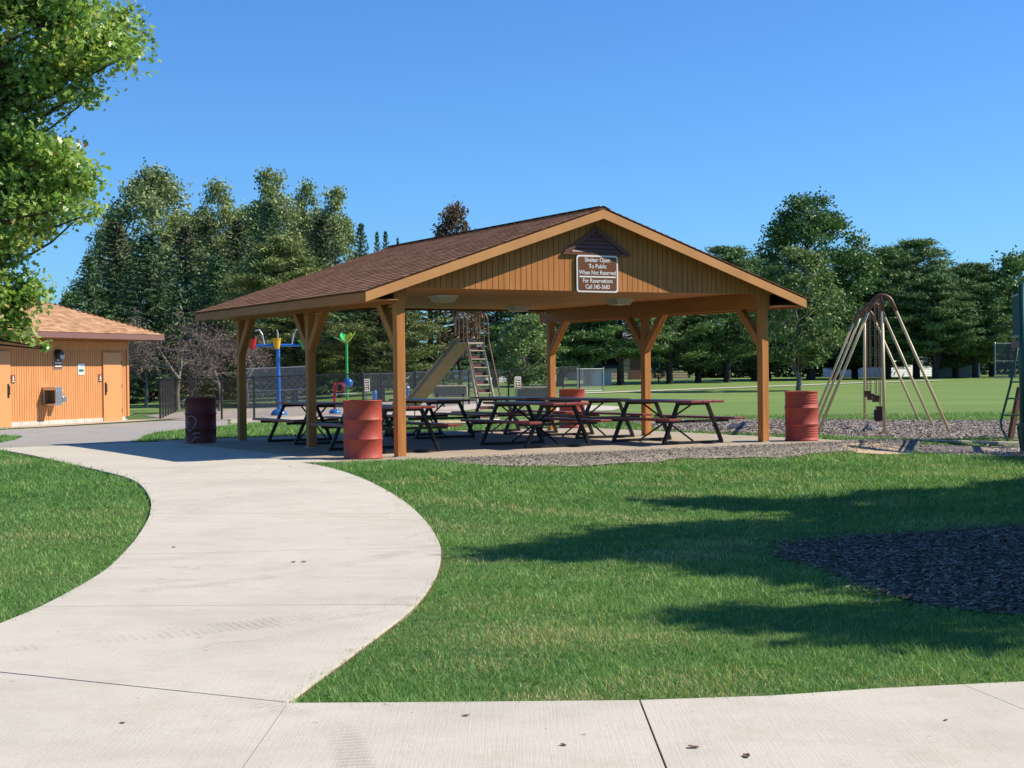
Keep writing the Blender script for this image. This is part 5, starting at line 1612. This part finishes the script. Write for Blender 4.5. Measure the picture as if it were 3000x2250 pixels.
def spruce(name, seed, H, R, m, top_m=None, z0=0.4, dens=1.6):
    r = np.random.default_rng(seed)
    mb = MB(); mb.tube([(0, 0, -0.1), (0, 0, H * 0.5), (0, 0, H * 0.99)], [0.20, 0.12, 0.02], 7, False)
    C = []; A = []; S = []
    z = z0
    while z < H * 0.985:
        t = (z - z0) / (H - z0)
        L0 = R * (1 - t) ** 0.82 + 0.10
        nb = int(5 + 5 * (1 - t))
        ph = r.uniform(0, 6.28)
        for k in range(nb):
            a = ph + 2 * math.pi * k / nb + r.normal(0, 0.18)
            L_ = L0 * r.uniform(0.72, 1.12)
            rise = 0.28 * (t - 0.35)
            ns = max(4, int(L_ / 0.17))
            s = np.linspace(0.22, 1.0, ns)
            px_ = L_ * s * math.cos(a); py_ = L_ * s * math.sin(a); pz_ = z + L_ * (rise * s - 0.22 * s * (1 - t) + 0.16 * s ** 2.2)
            for j in range(2 + int(2 * dens)):
                lat = r.normal(0, 0.16 * (0.4 + L_ * 0.3), ns) * (1.15 - s * 0.6)
                C.append(np.stack([px_ - lat * math.sin(a), py_ + lat * math.cos(a), pz_ - np.abs(lat) * 0.35 - r.uniform(0, 0.08, ns)], 1))
                ax = np.stack([np.cos(a) - np.sign(lat) * math.sin(a) * 0.7, np.sin(a) + np.sign(lat) * math.cos(a) * 0.7, np.full(ns, -0.18)], 1)
                A.append(ax); S.append(np.full(ns, 0.34))
        z += 0.24 + 0.16 * (1 - t)
    C = np.concatenate(C); A = np.concatenate(A); S = np.concatenate(S)
    tone = np.clip(0.45 + r.normal(0, 0.2, len(C)), 0, 1)
    ms = []
    if top_m is not None:
        sel = (C[:, 2] > H * 0.70) & (r.random(len(C)) < (C[:, 2] / H - 0.62) * 2.0)
        ms.append(leaves(C[sel], S[sel], top_m, tone[sel], r, 0.30, 0.8, A[sel]))
        C, A, S, tone = C[~sel], A[~sel], S[~sel], tone[~sel]
    ms.insert(0, leaves(C, S, m, tone, r, 0.24, 0.9, A))
    return tree_root(name, ms, mb, M['bark'])

def pine(name, seed, H, R, z0, m, lean=0.3, npad=62, dead=10, double=False):
    r = np.random.default_rng(seed)
    mb = MB()
    lx, ly = r.normal(0, lean), r.normal(0, lean * 0.5)
    def trunk_at(z): 
        t = z / H
        return np.array([lx * math.sin(t * 2.4), ly * math.sin(t * 2.1), z])
    zs_ = np.linspace(-0.1, H * 0.95, 9)
    mb.tube([tuple(trunk_at(z)) for z in zs_], [0.21 * (1 - z / H) + 0.03 for z in zs_], 8, False)
    if double:
        for sgn in (-1, 1):
            mb.tube([tuple(trunk_at(0.5)), (sgn * 0.5 + lx * 0.2, 0.1, 1.8), (sgn * 0.9, 0.25, 4.0), (sgn * 1.2, 0.3, H * 0.7)], [0.15, 0.13, 0.10, 0.04], 7, False)
    C = []; T = []; A = []
    for i in range(npad):
        t = (i + r.random()) / npad
        z = z0 + (H - z0) * t
        a = i * 2.399963 + r.normal(0, 0.4)
        env = (math.sin(math.pi * (0.18 + 0.74 * t)) ** 0.75) * (1.0 if t < 0.75 else 1 - (t - 0.75) * 1.6)
        L_ = R * env * r.uniform(0.55, 1.1)
        p0 = trunk_at(z - 0.25 * L_)
        p1 = p0 + np.array([L_ * math.cos(a), L_ * math.sin(a), 0.25 * L_ + r.normal(0, 0.12)])
        limb(mb, p0, p1, 0.05, 0.012, r, 0.10, 4, 5)
        for q in (0.55, 0.8, 1.0):
            c = p0 + (p1 - p0) * q
            pr = R * 0.22 * (0.55 + 0.5 * q) * r.uniform(0.8, 1.25)
            n = int(85 * (pr / 0.6) ** 2) + 16
            g = r.normal(0, 0.5, (n, 3)); g[:, 2] *= 0.26
            C.append(c + g * pr + np.array([0, 0, 0.06])); T.append(np.clip(0.42 + r.normal(0, 0.12) + r.normal(0, 0.17, n), 0, 1))
            o_ = unit(g + np.array([math.cos(a) * 0.3, math.sin(a) * 0.3, 0.25])); A.append(o_)
    for i in range(dead):
        z = r.uniform(z0 * 0.45, z0 + 1.2); a = r.uniform(0, 6.28); L_ = r.uniform(0.6, 1.9)
        p0 = trunk_at(z)
        limb(mb, p0, p0 + np.array([L_ * math.cos(a), L_ * math.sin(a), r.uniform(-0.35, 0.35)]), 0.028, 0.006, r, 0.15, 4, 4)
    C = np.concatenate(C); T = np.concatenate(T); A = np.concatenate(A)
    return tree_root(name, [leaves(C, 0.30, m, T, r, 0.19, 0.8, A)], mb, M['barkpine'])

def bare_tree(name, seed, H, spread, m):
    r = np.random.default_rng(seed)
    mb = MB(); tips = []
    def grow(p, d, L_, rad, depth):
        q = p + d * L_
        mid = p + d * L_ * 0.5 + r.normal(0, 0.06 * L_, 3)
        mb.tube([tuple(p), tuple(mid), tuple(q)], [rad, rad * 0.85, rad * 0.68], 5 if depth < 3 else 3, False)
        if depth >= 6: tips.append(q); return
        k = 3 if depth < 5 else 2
        for i in range(k):
            nd = d + r.normal(0, 0.52 * spread, 3) + np.array([0, 0, 0.06 - 0.05 * depth])
            nd[2] *= 0.85
            nd = nd / np.linalg.norm(nd)
            if i > 0 and depth >= 1: s = q if i == 1 else mid
            else: s = q
            grow(s, nd, L_ * r.uniform(0.62, 0.84), rad * 0.62, depth + 1)
    grow(np.array([0, 0, -0.1]), np.array([r.normal(0, .05), r.normal(0, .05), 1.0]), H * 0.26, 0.13, 0)
    tp = np.array(tips)
    sel = tp[tp[:, 2] > H * 0.30]
    sel = sel[r.random(len(sel)) < 0.8]
    C = np.repeat(sel, 4, axis=0) + r.normal(0, 0.16, (len(sel) * 4, 3))
    return tree_root(name, [leaves(C, 0.14, m, np.clip(0.4 + r.normal(0, 0.25, len(C)), 0, 1), r, 0.5, 0.3)], mb, M['barkgrey'])

# the near oak reaches in at the upper left; unseen oaks beyond the right edge have crowns shaped to shade the lawn
xl, yl = -12.3, 26.3
ex_l = []
rr_ = random.Random(4)
def lobe(x, y, z, n, spread, cr):
    for _ in range(n):
        ex_l.append((x - xl + rr_.gauss(0, spread), y - yl + rr_.gauss(0, spread * 1.3), z + rr_.gauss(0, spread * 0.75), cr * rr_.uniform(0.75, 1.2)))
lobe(-7.3, 25.8, 7.0, 16, 0.42, 0.50); lobe(-6.75, 25.8, 7.15, 7, 0.25, 0.36); lobe(-8.2, 25.6, 7.6, 14, 0.55, 0.55)
lobe(-7.9, 25.6, 6.35, 9, 0.33, 0.42); lobe(-7.35, 25.9, 6.0, 4, 0.25, 0.32); lobe(-8.6, 25.6, 5.9, 9, 0.35, 0.45)
lobe(-8.3, 25.8, 5.1, 14, 0.40, 0.48); lobe(-7.6, 25.8, 4.85, 9, 0.28, 0.40); lobe(-7.85, 25.8, 4.3, 9, 0.30, 0.40); lobe(-8.7, 25.8, 4.5, 12, 0.42, 0.5)
lobe(-8.5, 25.8, 3.7, 9, 0.34, 0.42); lobe(-8.8, 25.8, 3.0, 9, 0.30, 0.42); lobe(-8.5, 25.8, 2.75, 4, 0.18, 0.30); lobe(-9.0, 25.8, 2.35, 9, 0.26, 0.36); lobe(-8.7, 25.8, 2.55, 6, 0.2, 0.3); lobe(-7.95, 25.7, 1.82, 2, 0.07, 0.17); lobe(-8.35, 25.75, 2.0, 2, 0.10, 0.20)
lobe(-9.3, 25.6, 5.0, 16, 0.5, 0.55); lobe(-9.3, 25.6, 3.6, 12, 0.45, 0.5); lobe(-9.2, 25.6, 6.8, 16, 0.5, 0.55); lobe(-9.0, 25.7, 8.3, 14, 0.55, 0.55); lobe(-7.6, 25.8, 8.0, 8, 0.40, 0.45)
lobe(-9.6, 24.9, 7.6, 16, 0.6, 0.5); lobe(-9.6, 24.9, 6.0, 16, 0.55, 0.5); lobe(-9.5, 25.0, 4.3, 14, 0.5, 0.48); lobe(-9.5, 25.0, 3.0, 10, 0.35, 0.42)
lobe(-8.4, 25.8, 4.0, 8, 0.25, 0.36); lobe(-8.95, 25.8, 3.4, 8, 0.3, 0.38); lobe(-8.3, 25.5, 7.9, 8, 0.4, 0.45)
OAK_ENV = lambda t: math.sin(math.pi * min(1, t * 0.80 + 0.20)) ** 0.7
oak = broadleaf('oak_tree', 41, 12.0, 2.6, 4.4, 170, 190, 0.112, 0.62, M['l_oak'], M['bark'], OAK_ENV, 0.24, ex_l, 'leaf', 0.85, upbias=0.7, odd=0.006)
oak.location = (xl, yl, tz(xl, yl))
tag(oak, 'glossy green oak whose branches hang in at the upper left', 'tree')
SHX, SHY = 15.2, 13.4
sh_ex = []
rs_ = np.random.default_rng(8)
limbs = [([(1.0, 16.4), (2.5, 16.9), (4, 17.6), (7, 19.8), (9, 20.5), (9, 16), (5, 14.9), (3, 15.5)], 150),  # lawn shadow outlines; this unseen oak's leaf clusters are placed to cast them
         ([(-0.45, 12.35), (0.6, 13.1), (1.6, 13.6), (3, 14.0), (9, 14.8), (9, 10.5), (3, 11.2), (1.3, 11.0), (0.5, 11.7)], 165),
         ([(0.1, 8.95), (1.2, 9.3), (2.2, 9.6), (9, 10), (9, 7.0), (3.0, 7.4), (2.2, 8.0), (1.2, 8.55)], 120),
         ([(2.6, 14.0), (9, 14.6), (9, 16.5), (4.6, 15.3)], 26), ([(3.4, 9.4), (9, 9.8), (9, 11.5), (3.6, 11.2)], 40),
         ([(1.1, 11.3), (1.8, 10.7), (2.4, 9.7), (4, 9.4), (4, 11.4)], 42), ([(1.7, 14.0), (3.0, 15.5), (6, 16), (6, 14)], 40), ([(0.4, 12.8), (1.2, 14.2), (2.4, 14.6), (2.4, 13.2)], 12)]
for poly_, cnt in limbs:
    q = np.array(poly_); got = 0
    while got < cnt:
        sx, sy = rs_.uniform(q[:, 0].min(), q[:, 0].max()), rs_.uniform(q[:, 1].min(), q[:, 1].max())
        if not in_poly(np.array([sx]), np.array([sy]), poly_)[0]: continue
        zz = 9.6 - 0.92 * (sx + 0.3) + rs_.normal(0, 0.7)
        zz = min(max(zz, 2.6), 11)
        sh_ex.append((sx + 1.104 * (zz + 0.2) - SHX, sy + 0.07 * (zz + 0.2) - SHY, zz, rs_.uniform(0.36, 0.62))); got += 1
shade_oak = broadleaf('oak_tree', 43, 11.5, 2.7, 3.9, 90, 90, 0.22, 0.62, M['l_oak'], M['bark'], OAK_ENV, 0.24, sh_ex, 'quad', 0.7, upbias=0.7)
shade_oak.location = (SHX, SHY, -0.2)
tag(shade_oak, 'tall oak beyond the right edge that shades the lawn', 'tree')
so2 = copy_tree(shade_oak)
so2.location = (20.8, 24.4, -0.2)
so2.scale = (0.95, 0.95, 1.0); so2.rotation_euler.z = 2.1
tag(so2, 'second oak beyond the right edge behind the play structure', 'tree')

proto = {}
NAT = {}
def reg(key, t, H, W_): proto[key] = [t, False]; NAT[key] = (H, W_)
LIN_ENV = lambda t: (math.sin(math.pi * min(1, 0.16 + 0.62 * t)) if t < 0.55 else math.sin(math.pi * 0.501) * (1 - (t - 0.55) / 0.5) ** 0.62)
reg('silver', broadleaf('silver_maple', 51, 13.0, 2.0, 3.3, 105, 160, 0.21, 0.80, M['l_silver'], M['barkgrey'], None, 0.22), 13.0, 7.0)
reg('silver2', broadleaf('silver_maple', 52, 13.0, 2.0, 2.3, 95, 140, 0.21, 0.70, M['l_silver'], M['barkgrey'], LIN_ENV, 0.20), 13.2, 5.0)
reg('linden', broadleaf('linden_tree', 53, 11.5, 1.4, 4.0, 190, 190, 0.19, 0.72, M['l_linden'], M['bark'], LIN_ENV, 0.22), 11.7, 7.8)
reg('young', broadleaf('young_oak', 54, 7.0, 1.2, 2.5, 120, 85, 0.19, 0.46, M['l_young'], M['barkgrey'], LIN_ENV, 0.12, upbias=0.4), 7.1, 5.0)
reg('brown', broadleaf('turning_oak', 55, 10.0, 2.0, 2.6, 75, 80, 0.24, 0.62, M['l_brown'], M['bark'], None, 0.18), 10.2, 5.6)
reg('round', broadleaf('leafy_tree', 56, 8.0, 1.5, 3.0, 80, 90, 0.25, 0.68, M['l_linden'], M['bark'], None, 0.2), 8.3, 6.4)
reg('spruce', spruce('spruce_tree', 61, 10.5, 3.0, M['l_spruce']), 10.5, 4.0)
reg('spruce2', spruce('spruce_tree', 62, 10.5, 2.8, M['l_spruce'], M['l_sprtop']), 10.5, 3.6)
reg('pine', pine('pine_tree', 71, 8.5, 3.1, 1.8, M['l_pine'], 0.25, 84), 8.7, 5.6)
reg('pine2', pine('pine_tree', 72, 8.5, 3.1, 2.2, M['l_pine'], 0.5, 78, double=True), 8.7, 5.6)
reg('pine3', pine('pine_tree', 78, 8.5, 2.8, 1.0, M['l_pine'], 0.3, 112, 6), 8.6, 5.2)
reg('ypine', pine('pine_tree', 73, 8.5, 3.2, 1.5, M['l_ypine'], 0.2, 84, 14), 8.7, 6.0)
reg('bare', bare_tree('bare_tree', 81, 6.2, 1.0, M['l_bare']), 6.0, 5.2)
reg('bare2', bare_tree('bare_tree', 85, 6.2, 1.15, M['l_bare']), 6.0, 5.6)

def plant(key, px, Y, ytop, wpx, label, rz, group):
    p = proto[key]
    if not p[1]: t = p[0]; p[1] = True
    else: t = copy_tree(p[0])
    x, y = spot(px, Y)
    zb = tz(x, y)
    h = height_at(px, ytop, Y) - zb
    w_ = wpx / F_PX * Y
    H, W_ = NAT[key]
    t.location = (x, y, zb); t.rotation_euler = (0, 0, rz)
    t.scale = (w_ / W_, w_ / W_, h / H)
    tag(t, label, 'tree', group)
    return t
GL, GC, GR = 'trees behind the splash pad', 'trees seen under the shelter roof', 'trees along the right side of the field'
TREES = [
 ('silver', 455, 100, 508, 380, 'broad silver green tree, tallest at the far left of the tree group', 0.3, GL),
 ('silver2', 645, 103, 535, 190, 'narrow silver green tree right of the broad silver one', 1.2, GL),
 ('silver2', 805, 100, 505, 230, 'tall silver green tree behind the darkest spruce', 2.3, GL),
 ('silver2', 905, 104, 540, 150, 'slim silver green tree next right of the tallest middle one', 4.0, GL),
 ('silver2', 985, 101, 556, 170, 'last silver green tree before the small dark spruces', 5.2, GL),
 ('silver', 730, 108, 620, 260, 'silver green tree filling the gap behind the middle spruces', 3.1, GL),
 ('silver', 330, 106, 640, 210, 'low silver green tree at the left rim of the tree group', 4.4, GL),
 ('silver', 560, 112, 640, 300, 'silver green tree low between the broad and the narrow silver trees', 1.9, GL),
 ('silver', 900, 112, 640, 300, 'silver green tree low behind the slim silver trees', 0.9, GL),
 ('round', 410, 100, 760, 300, 'dark leafy tree behind the left spruces', 1.9, GL),
 ('round', 640, 98, 780, 320, 'dark leafy tree behind the middle spruces', 3.2, GL),
 ('round', 900, 96, 760, 300, 'dark leafy tree behind the yellowish pine', 4.9, GL),
 ('spruce2', 345, 84, 645, 230, 'spruce with brown cone top at the far left', 0.5, GL),
 ('spruce', 440, 78, 680, 290, 'broad blue green spruce above the bare trees', 1.0, GL),
 ('spruce', 265, 82, 745, 200, 'dark spruce at the left rim beside the restroom roof', 2.0, GL),
 ('spruce2', 548, 86, 655, 200, 'spruce with rusty cone top in the middle of the left group', 3.0, GL),
 ('spruce', 640, 80, 745, 230, 'shaded spruce right of the rusty topped one', 4.2, GL),
 ('spruce2', 700, 88, 640, 180, 'slender spruce with brownish top left of the darkest spruce', 5.0, GL),
 ('spruce', 795, 86, 588, 210, 'darkest tall spruce in front of the silver trees', 0.2, GL),
 ('spruce2', 945, 86, 630, 190, 'spruce rising just above the shelter roof slope', 1.6, GL),
 ('spruce', 1063, 92, 650, 120, 'pointed spruce peeking over the middle of the roof slope', 2.6, GL),
 ('spruce', 1110, 102, 674, 60, 'thin left one of two small spruce tips over the roof', 0.9, GL),
 ('spruce', 1134, 101, 672, 66, 'thin right one of two small spruce tips over the roof', 3.9, GL),
 ('spruce', 1170, 106, 692, 44, 'tiny spruce tip touching the roof line', 5.5, GL),
 ('ypine', 830, 68, 695, 310, 'yellowish pine above the left end of the shelter roof', 0.4, GL),
 ('ypine', 720, 72, 800, 230, 'lower yellowish pine left of the roof end', 2.2, GL),
 ('bare', 520, 60, 830, 330, 'leafless grey tree with reddish twigs right of the restroom roof', 0.0, GL),
 ('bare2', 425, 66, 900, 270, 'leafless grey tree close to the restroom corner', 1.3, GL),
 ('bare2', 640, 57.5, 880, 290, 'leafless pale trunked tree behind the black fence', 2.4, GL),
 ('bare', 720, 62, 900, 240, 'leafless grey tree behind the left rear shelter post', 4.4, GL),
 ('bare2', 575, 70, 840, 260, 'leafless tree with purple twigs behind the nearer bare trees', 5.5, GL),
 ('round', 60, 76, 845, 330, 'green tree behind the restroom roof', 0.6, GL),
 ('round', 215, 88, 850, 170, 'dark low tree between restroom roof and spruces', 2.6, GL),
 ('ypine', 860, 66, 870, 280, 'pine with bare lower limbs behind the bucket post', 3.4, GC),
 ('ypine', 1115, 64, 800, 330, 'layered yellow green pine behind the front left post', 5.0, GC),
 ('pine', 1000, 76, 790, 260, 'dark pine behind the green splash post', 0.8, GC),
 ('spruce', 1262, 80, 700, 240, 'dark blue green spruce left of the slide top', 1.9, GC),
 ('brown', 1345, 78, 595, 200, 'brown turning oak showing above the roof ridge', 0.7, GC),
 ('young', 1545, 64, 925, 230, 'small pale leaved oak right of the slide', 1.1, GC),
 ('pine3', 1450, 92, 830, 240, 'dark pine behind the slide guard rails', 2.9, GC),
 ('pine3', 1640, 92, 760, 260, 'pine left of the crooked trunk', 4.1, GC),
 ('pine2', 1728, 92, 770, 230, 'pine with crooked trunk beside the pale blue shed', 0.1, GC),
 ('pine2', 1818, 93, 770, 260, 'many stemmed pine left of the right middle post', 1.5, GC),
 ('pine', 1962, 95, 770, 240, 'straight pine right of the right middle post', 2.2, GC),
 ('pine3', 2045, 98, 760, 220, 'pine between the right middle post and the front right post', 3.3, GC),
 ('pine', 2130, 98, 715, 260, 'pine whose top shows above the right roof slope', 5.1, GR),
 ('linden', 2375, 104, 575, 400, 'tall dark green conical tree right of the shelter', 0.5, GR),
 ('young', 2340, 74, 730, 320, 'pale leaved oak standing behind the dented barrel', 2.0, GR),
 ('pine3', 2210, 106, 800, 230, 'pine behind the front right post', 4.6, GR),
 ('pine3', 2505, 110, 760, 230, 'pine left of the white house', 1.0, GR),
 ('pine3', 2600, 106, 735, 240, 'pine behind the top of the swing set', 2.1, GR),
 ('pine', 2685, 107, 695, 260, 'tallest pine right of the swing set', 3.0, GR),
 ('pine2', 2740, 104, 800, 220, 'thick trunked pine left of the barn roofed shed', 4.0, GR),
 ('pine3', 2800, 108, 790, 220, 'pine over the barn roofed shed', 5.0, GR),
 ('pine', 2858, 106, 765, 230, 'pine right of the barn roofed shed', 0.3, GR),
 ('ypine', 2905, 112, 800, 210, 'yellowish pine left of the play structure rail', 1.8, GR),
 ('round', 2965, 106, 745, 260, 'leafy tree behind the green barred rail', 2.7, GR),
 ('pine3', 2450, 112, 830, 240, 'dark pine right of the pale leaved oak', 0.6, GR),
 ('round', 2770, 120, 820, 280, 'dark leafy tree behind the barn roofed shed', 4.2, GR),
 ('round', 2250, 114, 800, 260, 'dark leafy tree right of the front right post', 5.2, GR),
 ('linden', 3060, 112, 700, 260, 'dark tree at the right edge above the play structure', 3.6, GR),
 ('round', 1930, 101, 1045, 62, 'small yellow green shrub tree beside the right middle post', 1.4, GC),
]
for a in TREES: plant(*a)
# the far wood behind everything reads as one mass
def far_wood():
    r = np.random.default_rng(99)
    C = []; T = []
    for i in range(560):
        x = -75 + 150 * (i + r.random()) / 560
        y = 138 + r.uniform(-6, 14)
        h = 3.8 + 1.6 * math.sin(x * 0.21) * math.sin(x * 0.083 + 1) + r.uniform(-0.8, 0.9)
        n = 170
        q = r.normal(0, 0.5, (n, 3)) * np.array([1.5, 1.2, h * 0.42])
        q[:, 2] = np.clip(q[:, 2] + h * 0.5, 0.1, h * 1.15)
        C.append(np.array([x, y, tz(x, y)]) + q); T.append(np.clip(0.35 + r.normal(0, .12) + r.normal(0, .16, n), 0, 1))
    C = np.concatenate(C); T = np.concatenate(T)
    o = link('far_wood', leaves(C, 0.5, M['l_woodshade'], T, r, 0.7, 0.4))
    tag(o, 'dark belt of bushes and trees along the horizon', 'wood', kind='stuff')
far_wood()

# ------------------------------------------------------------------ litter on the walk
M['dryleaf'] = paint('dry_brown_leaf', (0.13, 0.07, 0.04), 0.8, 0.3, 40)
r = random.Random(12)
lv = []
for k in range(3):
    b = MB()
    n = 8
    pts = [(0.030 * (1 + 0.4 * r.random()) * math.cos(2 * math.pi * i / n), 0.016 * (1 + 0.5 * r.random()) * math.sin(2 * math.pi * i / n), 0.004 + 0.010 * r.random()) for i in range(n)]
    b.add(pts + [(0, 0, 0.002)], [(i, (i + 1) % n, n) for i in range(n)])
    lv.append(b.mesh('fallen_leaf', M['dryleaf']))
LEAVES = [(1364, 2099, 'dry brown leaf on the front walk left of the dark joint near the grass'), (2771, 2111, 'dry leaf on the front walk at the far right'), (1650, 2186, 'dry leaf left of the dark joint near the bottom edge'), (2030, 2193, 'dry leaf just right of the dark joint on the front walk'), (2187, 2220, 'lowest dry leaf right of the dark joint on the front walk'), (360, 2122, 'dry leaf on the front walk at the lower left'), (510, 1604, 'dry leaf in the left part of the curved path'), (860, 1648, 'left one of two dry leaves close together on the curved path'), (890, 1648, 'right one of two dry leaves close together on the curved path'), (850, 1368, 'dry leaf on the path close to the shelter floor')]
for px, py, leaf_lab in LEAVES:
    d = fwd + r2 * ((px - CX) / F_PX) - u2 * ((py - CY) / F_PX)
    Y = 5.0
    while HC + d.z / d.y * Y > tz(d.x / d.y * Y, Y) + 0.03: Y += 0.02
    x, y = d.x / d.y * Y, Y
    o = link('fallen_leaf', r.choice(lv)); o.location = (x, y, tz(x, y) + 0.031); o.rotation_euler.z = r.uniform(0, 6.28)
    s_ = 0.35 + 0.35 * r.random() if py > 1900 else 0.7
    o.scale = (s_, s_, s_)
    tag(o, leaf_lab, 'leaf', 'dry leaves on the path')
